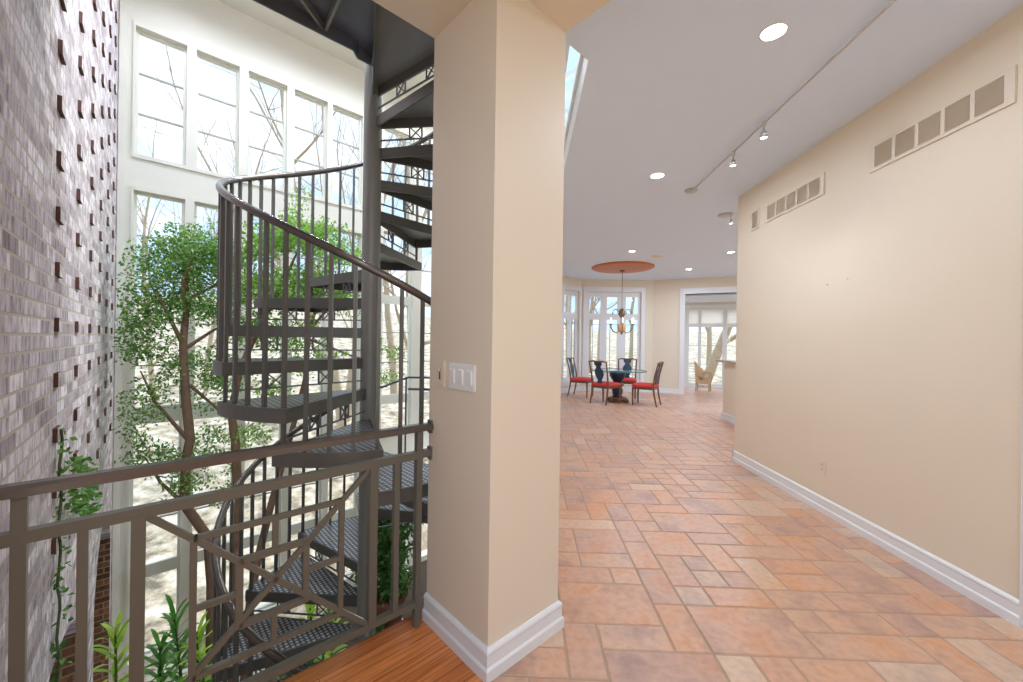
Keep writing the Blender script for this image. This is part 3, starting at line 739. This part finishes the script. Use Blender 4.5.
q = MB(); q.tube([A(.72,4.9,FL)] + P3([(.72,4.9,-1.91),(.73,4.9,-1.19),(.74,4.9,-.26),(.71,4.9,.33),(.67,4.9,.65),(.74,4.9,1.08),(.93,4.9,1.6),(1.14,4.9,2.05),(1.29,4.9,2.46)]), [.05,.05,.045,.043,.04,.036,.03,.025,.018,.008], 8); q.build('trunk', M['bark'], tb)
q = MB(); q.tube([A(.78,4.9,FL)] + P3([(.86,4.9,-1.35),(.92,4.9,-.95),(1.05,4.9,-.34),(1.21,4.9,.28),(1.36,4.9,.94),(1.4,4.9,1.51),(1.56,4.9,2.1)]), [.045,.042,.04,.036,.03,.026,.02,.01], 8); q.build('trunk', M['bark'], tb)
for br in ([(.93,4.9,1.6),(.93,4.8,1.97),(.86,4.8,2.33)],[(1.4,4.9,1.51),(1.68,4.9,1.87),(1.79,4.9,2.31)],[(.67,4.9,.65),(.85,4.8,.75),(1.01,4.7,.85)],[(1.4,4.9,1.4),(1.9,4.9,1.2),(2.3,4.9,1.1)]):
    q = MB(); q.tube(P3(br), [.018,.012,.005], 6); q.build('branch', M['bark'], tb)
foliage(cB, 13000, .043, .013, .3, 5).build('foliage', M['leafB'], tb)

def blade_plant(name, label, cat, base, top, n, l, w_, mat_, seed, stems=1, group=None):
    """Upright stem with long arching blades in tiers (dracaena habit)."""
    r = random.Random(seed); t = thing(name, label, cat, base, group); base = Vector(base)
    q, s_ = MB(), MB()
    for k in range(stems):
        b_ = base + Vector((r.uniform(-.12,.12), r.uniform(-.12,.12), 0))*(stems > 1)
        h = (top - base.z)*(1 - .22*k); e = b_ + Vector((r.uniform(-.08,.08), r.uniform(-.08,.08), h))
        s_.tube([b_, (b_+e)/2 + Vector((.02,0,0)), e], [.016,.013,.008], 6)
        for i in range(n):
            f = .35 + .65*i/n; p = b_.lerp(e, f); a = i*2.4 + r.random()
            el = .25 + 1.0*(f-.35)/.65
            d = Vector((math.cos(a)*math.cos(el), math.sin(a)*math.cos(el), math.sin(el)))
            ll = l*r.uniform(.75,1.15); sd = d.cross(ZD).normalized()
            rows = []
            for u in range(6):
                x = u/5; c = p + d*ll*x - ZD*(ll*.42*x*x)
                ww = w_*(math.sin(PI*min(1, .12+.88*x))**.7 if x < 1 else 0) + .0008
                rows.append([c - sd*ww + ZD*ww*.3, c, c + sd*ww + ZD*ww*.3])
            q.grid(rows, True)
    s_.build('stem', M['stem'], t); q.build('foliage', mat_, t)
    return t
blade_plant('dracaena', 'bright yellow-green strap-leaf plant against the dark brick recess', 'plant', A(-.17,5.6,FL), -1.5, 34, .36, .021, M['leafY'], 1)
blade_plant('dracaena', 'tall green strap-leaf plant in front of the corner window below the railing', 'plant', A(.22,5.5,FL), -1.55, 44, .38, .021, M['leafG'], 2, 2)
blade_plant('dracaena', 'yellow-green strap-leaf plant right beside the lower stair handrail', 'plant', A(.50,5.3,FL), -1.75, 34, .34, .021, M['leafY'], 3, 2)
blade_plant('bedding_plant', 'low bright leafy plant showing between the two lowest stair treads', 'plant', A(1.45,4.4,FL), -1.35, 40, .3, .03, M['leafY'], 4, 2)
blade_plant('bedding_plant', 'low green leafy plant under the lowest visible stair tread', 'plant', A(1.05,4.1,FL), -1.55, 40, .32, .03, M['leafI'], 5, 2)
blade_plant('bedding_plant', 'low green leafy plant below the potted tree right of the pole', 'plant', A(1.75,3.9,FL), -1.6, 40, .3, .028, M['leafI'], 6, 2)
# potted ficus right of the pole, on a stand
pf = thing('potted_ficus', 'dense dark green potted tree right of the stair pole below the landing', 'potted plant', A(2.0,4.1,FL))
q = MB(); c = A(2.0,4.1,0); q.lathe(c, [(0,FL),(.2,FL),(.2,-1.75),(.0,-1.75)], 16); q.build('plant_stand', M['steeld'], pf)
q = MB(); q.lathe(c, [(0,-1.75),(.15,-1.75),(.2,-1.45),(.225,-1.40),(.225,-1.36),(.19,-1.36),(.18,-1.42),(0,-1.42)], 20); q.build('pot', M['terra'], pf)
q = MB(); q.tube([c+ZD*-1.42, c+ZD*-1.0, c+ZD*-.4], [.025,.02,.01], 7); q.build('trunk', M['bark'], pf)
foliage([(1.98,4.1,-.55,.24),(2.05,4.1,-.85,.26),(1.95,4.1,-1.1,.24),(2.2,4.1,-.5,.18),(2.0,4.1,-.3,.18),(2.1,4.1,-1.25,.18)], 4200, .07, .019, .12, 9).build('foliage', M['leafD'], pf)

# ivy on the brick
iv = thing('climbing_ivy', 'ivy with a green leafy clump and a thin trailing stem on whitewashed brick', 'vine', PBk(2.95, .5) + PD*.02)
q = MB(); r = random.Random(4); pts = []
for k in range(40):
    z = .95 - 2.2*k/39; pts.append(PBk(2.95 + .04*math.sin(k*1.3) - .0*k, z) + PD*.02)
q.tube(pts, .006, 5); q.build('vine_stem', M['stem'], iv)
q = MB()
for p in pts:
    for _ in range(5): leaf(q, p + rv(r)*.035, rv(r) + PD*.4, rv(r), r.uniform(.02,.04), .012)
for _ in range(260):
    u = r.random(); p = PBk(3.0 + .95*u, .62 - .28*u + r.uniform(-.2,.2)*(1-.3*u)) + PD*r.uniform(.02,.08)
    leaf(q, p, rv(r) + PD*.5 - ZD*.3, rv(r), r.uniform(.03,.055), .015)
q.build('foliage', M['leafI'], iv)

# ------------------------------------------------------------------ things on the walls and ceiling
def vent(name, label, y0, y1, z0, z1, n):
    t = thing(name, label, 'vent', (XW, (y0+y1)/2, z0))
    w_ = (y1-y0-.05*2)/n
    ed, gp = (.035, .012) if n > 1 else (.012, .01)
    hs = [(y0+ed + (y1-y0-2*ed)*k/n + gp, y0+ed + (y1-y0-2*ed)*(k+1)/n - gp, z0+.022, z1-.022) for k in range(n)]
    q = MB(); cells(q, lambda u, z: Vector((XW-.012, u, z)), (1,0,0), y0, y1, z0, z1, hs, .012); q.build('vent_frame', M['frameb'], t)
    for h in hs:
        q = MB(); q.face([(XW-.003,h[0],h[2]),(XW-.003,h[0],h[3]),(XW-.003,h[1],h[3]),(XW-.003,h[1],h[2])])
        k = 0; z = h[2]
        while z < h[3]-.004:
            q.obox((XW-.008, (h[0]+h[1])/2, z+.006), Vector((.004,0,.003)), Vector((0,(h[1]-h[0])/2,0)), Vector((-.0003,0,.0006))); z += .0125
        q.build('grille', M['grille'], t)
vent('wall_vent', 'long wall register near the camera, higher in view on the right wall', 2.17, 3.055, 2.705, 2.90, 5)
vent('wall_vent', 'long wall register beside the small square vent at the wall end', 3.505, 4.352, 2.715, 2.905, 5)
vent('wall_vent', 'small single-opening vent at the far end of the right wall', 4.46, 4.615, 2.70, 2.92, 1)
o = thing('wall_outlet', 'cream duplex power outlet low on the right wall', 'outlet', (XW, 3.48, .38))
q = MB(); q.box(XW-.007, XW, 3.443, 3.518, .325, .44); q.build('cover_plate', M['ivory'], o)
q = MB()
for z in (.363, .402):
    q.box(XW-.0095, XW-.006, 3.465, 3.496, z-.014, z+.014)
    q.cur = 1
    for y in (3.474, 3.487): q.box(XW-.0105, XW-.009, y-.0015, y+.0015, z-.004, z+.008)
    q.cur = 0
q.build('socket', [M['ivory'], M['slot']], o)
for y, z, lab in ((3.453, 1.93, 'tiny nail in the bare right wall, the one straight above the outlet'), (3.245, 1.947, 'tiny nail in the bare right wall, the one nearer the camera')):
    q = MB(); q.tube([(XW, y, z), (XW-.014, y, z+.003)], [.003, .005], 6)
    tag(q.build('wall_nail', M['grille'], org=(XW, y, z)), lab, 'nail', 'nails in the right wall')
# switches on the pillar's stair-side face
def plate(name, label, m0, m1, z0, z1, mat_, n):
    t = thing(name, label, 'light switch', A(PT0, (m0+m1)/2, z0))
    q = MB(); q.tbox(PT0-.006, PT0, m0, m1, z0, z1); q.tbox(PT0-.0075, PT0-.005, m0+.006, m1-.006, z0+.006, z1-.006); q.build('cover_plate', mat_, t)
    for k in range(n):
        c = m0 + (m1-m0)*(k+.5)/n
        q = MB()
        if n == 1: q.cur = 1; q.tbox(PT0-.0085, PT0-.006, c-.006, c+.006, z0+.035, z1-.035); q.cur = 0; q.tbox(PT0-.016, PT0-.006, c-.004, c+.004, z1-.05, z1-.036)
        else:
            q.tbox(PT0-.0085, PT0-.007, c-.018, c+.018, z0+.024, z1-.024)
            q.obox(A(PT0-.011, c, (z0+z1)/2), PD*.003 + ZD*.002, MD*.016, ZD*.032 - PD*.0015)
        q.build('switch_lever', [mat_, M['slot']], t)
plate('light_switch', 'cream single toggle switch nearest the railing on the pillar', 1.625, 1.70, 1.19, 1.315, M['ivory'], 1)
plate('light_switch', 'white three-gang rocker switch plate on the pillar', 1.385, 1.585, 1.19, 1.31, M['white'], 3)

def can(x, y, label):
    t = thing('recessed_light', label, 'ceiling light', (x, y, 3.2))
    q = MB(); q.lathe((x,y,3.2), [(.072,-.0),(.072,-.006),(.060,-.008),(.056,.0)], 28); q.build('trim_ring', M['white'], t)
    q = MB(); q.lathe((x,y,3.2), [(.058,-.003),(0,-.003)], 28); q.build('lens', M['lamp'], t)
    return t
can(1.38, 2.31, 'large round recessed light nearest the camera by the track rail')
can(1.37, 4.27, 'round recessed light left of the track rail end')
can(2.04, 7.82, 'round recessed light in front of the wooden ceiling medallion')
can(3.95, 7.85, 'recessed light partly hidden by the end of the right wall')
can(3.88, 9.68, 'small far recessed light in front of the sun room opening')
t = thing('ceiling_speaker', 'dark oval ceiling register between medallion and recessed light', 'vent', (2.66,8.25,3.2))
q = MB(); q.lathe((2.66,8.25,3.2), [(.13,0),(.13,-.008),(.115,-.012)], 24); q.build('trim_ring', M['white'], t)
q = MB(); q.lathe((2.66,8.25,3.2), [(.115,-.011),(0,-.011)], 24); q.build('grille', M['grille'], t)
# track light
tk = thing('track_light', 'thin ceiling track rail with two small spotlights along the right wall', 'ceiling light', (1.90, 3.4, 3.2))
q = MB(); q.tube([(1.827,1.5,3.168),(1.88,4.633,3.168)], .007, 8)
for y in (1.9, 4.1): q.tube([(1.83+.02*(y-1.9),y,3.2),(1.83+.02*(y-1.9),y,3.168)], .004, 6)
q.build('rail', M['chrome'], tk)
q = MB(); q.lathe((1.89,4.69,3.2), [(0,0),(.065,0),(.065,-.018),(.05,-.028),(0,-.028)], 24); q.tube([(1.88,4.633,3.168),(1.89,4.69,3.178)], .008, 6); q.build('canopy', M['chrome'], tk)
def spot(parent, x, y, ztop, dx=0):
    q = MB(); q.lathe((x,y,ztop), [(.016,0),(.016,-.03),(.006,-.034),(.006,-.075),(.018,-.08),(.030,-.13),(.027,-.13),(.012,-.09),(0,-.085)], 16)
    h = q.build('spotlight_head', M['chrome'], parent)
    q = MB(); q.lathe((x,y,ztop), [(0,-.10),(.024,-.105),(.024,-.125),(0,-.132)], 14); q.build('bulb', M['lamp'], h)
spot(tk, 1.846, 3.194, 3.17); spot(tk, 1.862, 3.691, 3.17)
mp_ = thing('monopoint_spotlight', 'single ceiling spotlight with round canopy just past the right wall end', 'ceiling light', (2.73,5.58,3.2))
q = MB(); q.lathe((2.73,5.58,3.2), [(0,0),(.1,0),(.1,-.014),(.08,-.022),(0,-.022)], 24); q.build('canopy', M['chrome'], mp_)
spot(mp_, 2.76, 5.50, 3.18)

# ------------------------------------------------------------------ dining set
TC = Vector((2.20, 9.58, 0))
tb_ = thing('dining_table', 'round glass dining table on a navy urn pedestal in the bay', 'table', TC)
q = MB(); q.lathe(TC, [(0,.748),(.66,.748),(.665,.742),(.66,.734),(0,.734)], 48); o = q.build('glass_top', M['tglass'], tb_)
q = MB(); q.lathe(TC, [(.655,.733),(.668,.735),(.668,.747),(.655,.749)], 48); q.build('glass_rim', M['tedge'], tb_)
q = MB(); q.lathe(TC, [(0,.733),(.17,.733),(.19,.70),(.185,.62),(.15,.55),(.11,.5),(.1,.46)], 24); q.build('urn', M['navy'], tb_)
q = MB(); q.lathe(TC, [(.1,.46),(.15,.44),(.16,.40),(.12,.37),(.11,.34)], 24); q.build('collar', M['wood'], tb_)
q = MB(); q.lathe(TC, [(.11,.34),(.13,.28),(.12,.2),(.10,.15),(.14,.11),(0,.11)], 24); q.build('stem', M['navy'], tb_)
q = MB(); q.lathe(TC, [(0,.12),(.2,.115),(.24,.09),(.24,.06),(.2,.04),(0,.04)], 28)
q.build('base', M['wood'], tb_)
for k in range(4):
    a = PI/4 + k*PI/2; q = MB(); c = TC + Vector((math.cos(a)*.25, math.sin(a)*.25, 0))
    q.lathe(c, [(0,.085),(.04,.08),(.062,.045),(.05,.01),(.03,0),(0,0)], 12); q.build('foot', M['wood'], tb_)

def chair(loc):
    """Faces +y: urn-splat side chair with upholstered seat."""
    c = thing('dining_chair', 'x', 'chair', (0,0,0), 'dining chairs around the glass table')
    for s_ in (-1, 1):
        q = MB(); q.tube([(s_*.20,.20,0),(s_*.205,.205,.2),(s_*.21,.20,.42)], [.015,.019,.023], 8); q.build('leg', M['wood'], c)
        q = MB(); q.tube([(s_*.19,-.27,0),(s_*.19,-.22,.25),(s_*.19,-.20,.45),(s_*.195,-.23,.7),(s_*.205,-.30,1.0)], [.015,.018,.021,.018,.015], 8); q.build('leg', M['wood'], c)
    q = MB(); q.beam((-.2,.2,.405),(.2,.2,.405),.025,.06); q.beam((-.19,-.2,.405),(.19,-.2,.405),.025,.06)
    for s_ in (-1, 1): q.beam((s_*.2,.2,.405),(s_*.19,-.2,.405),.025,.06)
    q.build('seat_rail', M['wood'], c)
    q = MB(); rows = []
    for f, zz in ((1.0,.43),(1.04,.45),(1.03,.475),(.94,.495),(.6,.505),(.02,.508)):
        ring = []
        for k in range(28):
            a = 2*PI*k/28; cx, cy = math.cos(a), math.sin(a); e = .28
            ring.append(Vector(((abs(cx)**e)*math.copysign(1,cx)*.225*f*(1 - .05*(cy < 0)), (abs(cy)**e)*math.copysign(1,cy)*.225*f, zz)))
        rows.append(ring)
    q.grid(rows, True, close_u=True); q.build('seat', M['red'], c)
    q = MB(); q.tube([(-.225,-.30,.985),(-.12,-.305,1.005),(0,-.30,.99),(.12,-.305,1.005),(.225,-.30,.985)], [.012,.02,.022,.02,.012], 8); q.build('crest_rail', M['wood'], c)
    q = MB(); prof = [(.47,.06),(.50,.065),(.56,.045),(.62,.075),(.70,.105),(.78,.10),(.84,.06),(.88,.05),(.92,.085),(.98,.09)]
    yb = lambda z: -.20 - .03*max(0,(z-.45)/.25) if z < .7 else -.23 - .07*(z-.7)/.3
    q.grid([[Vector((-w_, yb(z)-.008, z)), Vector((-w_*.5, yb(z)-.012, z)), Vector((w_*.5, yb(z)-.012, z)), Vector((w_, yb(z)-.008, z)), Vector((w_, yb(z)+.006, z)), Vector((-w_, yb(z)+.006, z))] for z, w_ in prof], False, close_u=True)
    q.build('splat', M['blue'], c)
    return c
ch0 = chair(None)
spots = [((1.46,10.36,0), math.atan2(-.85,-.45), 'red-seated chair at the far left by the bay window'),
         ((1.86,9.26,0), math.atan2(-.72,.69), 'red-seated chair nearest the camera with its back to us'),
         ((2.74,9.17,0), math.atan2(.85,.5), 'red-seated chair right of the glass table, seen side-on'),
         ((2.60,10.33,0), math.atan2(.3,-.95), 'red-seated chair behind the glass table facing the camera')]
for k, (loc, rz, lab) in enumerate(spots):
    c = ch0 if k == 0 else dup(ch0, loc, rz)
    c.location = loc; c.rotation_euler = (0,0,rz); c.scale = (1.12,1.1,.98); c['label'] = lab
# medallion and chandelier
MC = Vector((2.26, 9.5, 3.2))
q = MB(); q.lathe(MC, [(.72,0),(.72,-.02),(.69,-.035),(.6,-.045),(.4,-.065),(.2,-.08),(0,-.085)], 56)
tag(q.build('ceiling_medallion', M['medal'], org=MC), 'large round orange wood medallion on the ceiling above the dining table', 'ceiling medallion')
chd = thing('chandelier', 'bronze chandelier with curled arms hanging over the dining table', 'chandelier', MC + ZD*-.085)
q = MB(); q.lathe(MC, [(0,-.08),(.06,-.083),(.06,-.1),(.02,-.115),(0,-.115)], 16); q.tube([MC+ZD*-.1, MC+ZD*-1.0], .007, 6); q.build('rod', M['brass'], chd)
q = MB(); q.lathe(MC, [(.01,-.98),(.05,-1.0),(.075,-1.06),(.085,-1.12),(.05,-1.17),(.03,-1.2),(.025,-1.4),(.05,-1.45),(.06,-1.5),(.03,-1.56),(.01,-1.6),(0,-1.61)], 18); q.build('body', M['brass'], chd)
q = MB(); q.lathe(MC, [(.085,-1.36),(.1,-1.42),(.09,-1.5),(.05,-1.55),(.02,-1.57)], 18); q.build('glass_bowl', M['crystal'], chd)
for k in range(6):
    a = k*PI/3 + .35; d = Vector((math.cos(a), math.sin(a), 0)); q = MB()
    q.tube([MC + d*r_ + ZD*z for r_, z in ((.04,-1.5),(.12,-1.56),(.22,-1.53),(.28,-1.44),(.29,-1.36))], .008, 6)
    q.tube([MC + d*r_ + ZD*z for r_, z in ((.06,-1.08),(.14,-1.0),(.21,-1.01),(.24,-1.07),(.235,-1.13))], .006, 6)
    q.lathe(MC + d*.29, [(0,-1.37),(.03,-1.36),(.032,-1.345),(.012,-1.34)], 10)
    ar = q.build('arm', M['brass'], chd)
    q = MB(); q.lathe(MC + d*.29, [(0,-1.345),(.011,-1.345),(.011,-1.27),(.014,-1.25),(.006,-1.21),(0,-1.2)], 10); q.build('candle_bulb', M['bulb'], ar)

# bar counter by the kitchen
bc = thing('bar_counter', 'cream half-wall bar counter with a stone top past the right wall', 'counter', (3.9, 6.9, 0))
q = MB(); q.box(3.72, 4.3, 5.2, 7.62, 0, 1.07); q.build('half_wall', M['cream'], bc)
q = MB(); q.box(3.64, 4.4, 5.15, 7.75, 1.07, 1.11); q.build('stone_top', M['stone'], bc)
q = MB(); base_profile(q, (3.72,5.2,0), (3.72,7.64,0), (-1,0,0)); base_profile(q, (3.70,7.62,0), (4.3,7.62,0), (0,1,0)); q.build('base_trim', M['trim'], bc)

# wicker chair in the sun room
WC = Vector((5.30, 12.05, 0)); wk = thing('wicker_chair', 'tan wicker armchair in the sun room opening', 'chair', WC)
fw = Vector((.85,-.5,0)).normalized(); sd = Vector((-fw.y, fw.x, 0))
def WP(x, y, z): return WC + sd*x*.7 + fw*y*.7 + ZD*z*.95
q = MB(); q.obox(WP(0,0,.34), sd*.19, fw*.19, ZD*.10); q.build('seat', M['wicker'], wk)
q = MB(); rows = []
for k in range(15):
    a = PI*k/14; x, y = math.cos(a)*.30, -math.sin(a)*.30 + .02; h = .60 + .32*math.sin(a)**1.5
    lean = 1 + .12
    rows.append([WP(x,y,.40), WP(x*1.06,y*lean,.55), WP(x*1.08,y*1.2,h), WP(x*1.15,y*1.27,h+.02), WP(x*1.16,y*1.28,h-.03), WP(x*1.1,y*1.16,.5), WP(x*1.05,y*1.04,.38)])
q.grid(rows, True, close_u=True); q.face(rows[0]); q.face(list(reversed(rows[-1]))); q.build('backrest', M['wicker'], wk)
for s_ in (-1, 1):
    q = MB(); q.tube([WP(s_*.31,.0,.6), WP(s_*.32,.2,.6), WP(s_*.31,.3,.56), WP(s_*.28,.28,.38)], [.03,.03,.03,.02], 8); q.build('armrest', M['wicker'], wk)
    for y in (-.24, .24):
        q = MB(); q.tube([WP(s_*.25,y,.33), WP(s_*.27,y*1.08,0)], [.022,.018], 8); q.build('leg', M['wicker'], wk)
q = MB()
for s_ in (-1, 1): q.beam(WP(s_*.26,-.25,.14), WP(s_*.26,.25,.14), .02, .02)
q.beam(WP(-.26,.0,.14), WP(.26,0,.14), .02, .02); q.build('stretcher', M['wicker'], wk)

# ------------------------------------------------------------------ outdoors
def gz(x, y):
    m_ = (y - x)*S2; t_ = (x + y)*S2
    a = -2.75 + max(0, m_ - 8)*.16
    b_ = -.35 + max(0, y - 13)*.07
    k = min(1, max(0, (x + 1.2)/2.0)); k = k*k*(3-2*k)
    return a*(1-k) + b_*k
q = MB(); xs = [-45 + 2.2*k for k in range(46)]; ys = [2 + 2.0*k for k in range(32)]
rg = random.Random(2)
rows = []
for y in ys:
    rows.append([Vector((x, y, gz(x, y) + rg.uniform(-.06,.06) - (3.0 if (y < 11.3 and x > -2.5 and (y-x)*S2 < 6.6) else 0))) for x in xs])
q.grid(rows, True); o = q.build('ground_outside', M['ground']); struct(o)
def bare_tree(base, h, r0, seed, label, lean=(0,0), group='bare trees outside the windows', levels=4):
    r = random.Random(seed); t = thing('bare_tree', label, 'tree', base, group); base = Vector(base)
    tk_, br_ = MB(), MB()
    def grow(p, d, l, rad, lev):
        pts = [p]; n_ = 4
        for k in range(n_):
            d = (d + rv(r)*.16 + ZD*.04).normalized(); pts.append(pts[-1] + d*l/n_)
        rr = [rad*(1 - .45*k/n_) for k in range(n_+1)]
        (tk_ if lev == 0 else br_).tube(pts, rr, 7 if lev == 0 else (5 if lev < 2 else 3), caps=False)
        if lev >= levels: return
        for k in range(3 if lev else 5):
            f = r.uniform(.35,1) if lev else r.uniform(.3,1); i = min(n_-1, int(f*n_)); q_ = pts[i].lerp(pts[i+1], f*n_ - i)
            nd = (d*.6 + rv(r)*.95 + ZD*.25).normalized()
            grow(q_, nd, l*r.uniform(.42,.62), rr[i]*.5, lev+1)
        grow(pts[-1], d, l*.55, rr[-1], lev+1)
    grow(base, Vector((lean[0], lean[1], 1)).normalized(), h, r0, 0)
    tk_.build('trunk', M['bareb'], t); br_.build('branches', M['bareb'], t)
trs = [(-2.4,19,4.2,.10),(.3,17,4.6,.09),(1.9,20,4.8,.10),(4.3,11.5,6.5,.16),(5.6,15,7,.15),(7.2,12.5,7.5,.17),(3.2,22,6.5,.13),(8.5,17,8,.18),(-1.0,24,5,.12)]
for k, (t_, m_, h, r_) in enumerate(trs):
    p = A(t_, m_, 0); p.z = gz(p.x, p.y) - .1
    bare_tree(p, h, r_, 20+k, 'bare leafless tree outside the tall stairwell windows', group='bare trees beyond the stairwell windows')
for k, (x, y, h, r_) in enumerate([(.9,17,4.6,.07),(2.95,18,5,.09),(2.2,21,6,.10),(4.0,22,6,.10),(1.6,24,6,.10),(5.2,20,6,.10),(6.9,20,6,.11),(8.6,19,6,.12)]):
    bare_tree((x, y, gz(x,y)-.1), h, r_, 50+k, 'bare leafless tree outside the dining bay and sun room windows', group='bare trees beyond the dining windows')
bare_tree((6.75, 15.3, gz(6.75,15.3)-.1), 4.2, .20, 77, 'thick leaning tree trunk outside the sun room window', lean=(.22,0), group=None, levels=3)

# ------------------------------------------------------------------ lights
def light(kind, name, loc, energy, color=(.87,.965,1.12), **kw):
    l = bpy.data.lights.new(name, kind); l.energy = energy; l.color = color
    for k, v in kw.items(): setattr(l, k, v)
    o = bpy.data.objects.new(name, l); COL.objects.link(o); o.location = loc; return o
for k, (x, y) in enumerate([(1.38,2.31),(1.37,4.27),(2.04,7.82),(3.95,7.85),(3.88,9.68),(5.6,5.5),(5.6,8.5),(4.4,6.3)]):
    light('AREA', 'can_and_fill_light', (x, y, 3.1955), (11.5 if y < 3 else 14) if y < 6 else 17, shape='DISK', size=.11)  # the seen cans, plus added kitchen fill lights that have no fixture
for k, (x, y, z) in enumerate([(0,0,2.93),(1.4,.2,2.93),(.2,-1.6,2.93),(1.6,-1.4,2.93)]):
    light('AREA', 'hall_ceiling_fill', (x, y, z), 7, shape='DISK', size=.11)  # added fill above and behind the camera, no fixtures there
for x, y in ((1.846,3.194),(1.862,3.691),(2.78,5.5)):
    light('SPOT', 'track_spot', (x, y, 3.03), 14, spot_size=math.radians(110), spot_blend=.8, shadow_soft_size=.03)
for k, (t_, m_) in enumerate([(.4,5.7),(1.5,5.7),(2.6,5.7),(3.8,5.7),(5,5.7)]):
    p = A(t_, m_, ROOF-.03); light('SPOT', 'stair_hall_fill', p, 85, spot_size=math.radians(165), spot_blend=.8, shadow_soft_size=.12)  # unseen fill added under the roof to brighten the stair hall
for k, (t_, m_) in enumerate([(-.1,1.6),(.5,1.6),(1.1,1.6)]):
    p = A(t_, m_, ROOF-.03); light('SPOT', 'stair_hall_fill', p, 210, spot_size=math.radians(165), spot_blend=.8, shadow_soft_size=.12)  # more added fill, out of view, aimed to lift the window wall
for k, (t_, m_, z) in enumerate([(.9,2.0,-2.2),(4.6,6.3,-1.5)]):
    light('POINT', 'garden_level_fill', A(t_, m_, z), 30, shadow_soft_size=.05)  # added fill for the lower level, no lamp stands here
light('POINT', 'hall_rear_fill', (1.3,-2.2,1.7), 14, shadow_soft_size=.25)  # added fill behind the camera for walls and ceiling, no lamp there
light('POINT', 'chandelier_glow', MC + ZD*-1.28, 22, (1,.88,.72), shadow_soft_size=.03)

sn = light('SUN', 'hazy_sun', (3, 8, 12), 2.4, (1,.97,.92), angle=math.radians(35))
sn.rotation_euler = (-PD*.62 - MD*.08 - ZD*1.0).to_track_quat('-Z', 'Y').to_euler()

# ------------------------------------------------------------------ camera
f_px, yaw, pitch, roll = 397.09, .0364727, -.000942, .01447265
cam = bpy.data.cameras.new('Camera'); co = bpy.data.objects.new('Camera', cam); COL.objects.link(co); scn.camera = co
cam.sensor_fit = 'HORIZONTAL'; cam.sensor_width = 36; cam.lens = f_px/1023*36; cam.clip_start = .05; cam.clip_end = 300
cy_, sy_ = math.cos(yaw), math.sin(yaw)
fwd = Vector((-sy_*math.cos(pitch), cy_*math.cos(pitch), math.sin(pitch))); r0 = Vector((cy_, sy_, 0)); u0 = r0.cross(fwd)
rr = r0*math.cos(roll) + u0*math.sin(roll); uu = u0*math.cos(roll) - r0*math.sin(roll)
co.matrix_world = Matrix(((rr.x,uu.x,-fwd.x,0),(rr.y,uu.y,-fwd.y,0),(rr.z,uu.z,-fwd.z,1.42),(0,0,0,1)))

# colour management
vs = scn.view_settings; vs.view_transform = 'Standard'; vs.look = 'None'; vs.gamma = 1; vs.exposure = .55; vs.use_curve_mapping = False
scn.cycles.max_bounces = 10; scn.cycles.diffuse_bounces = 6; scn.cycles.transparent_max_bounces = 16
scn.cycles.sample_clamp_indirect = 4
for o in list(bpy.data.objects):
    if 'org' in o: del o['org']
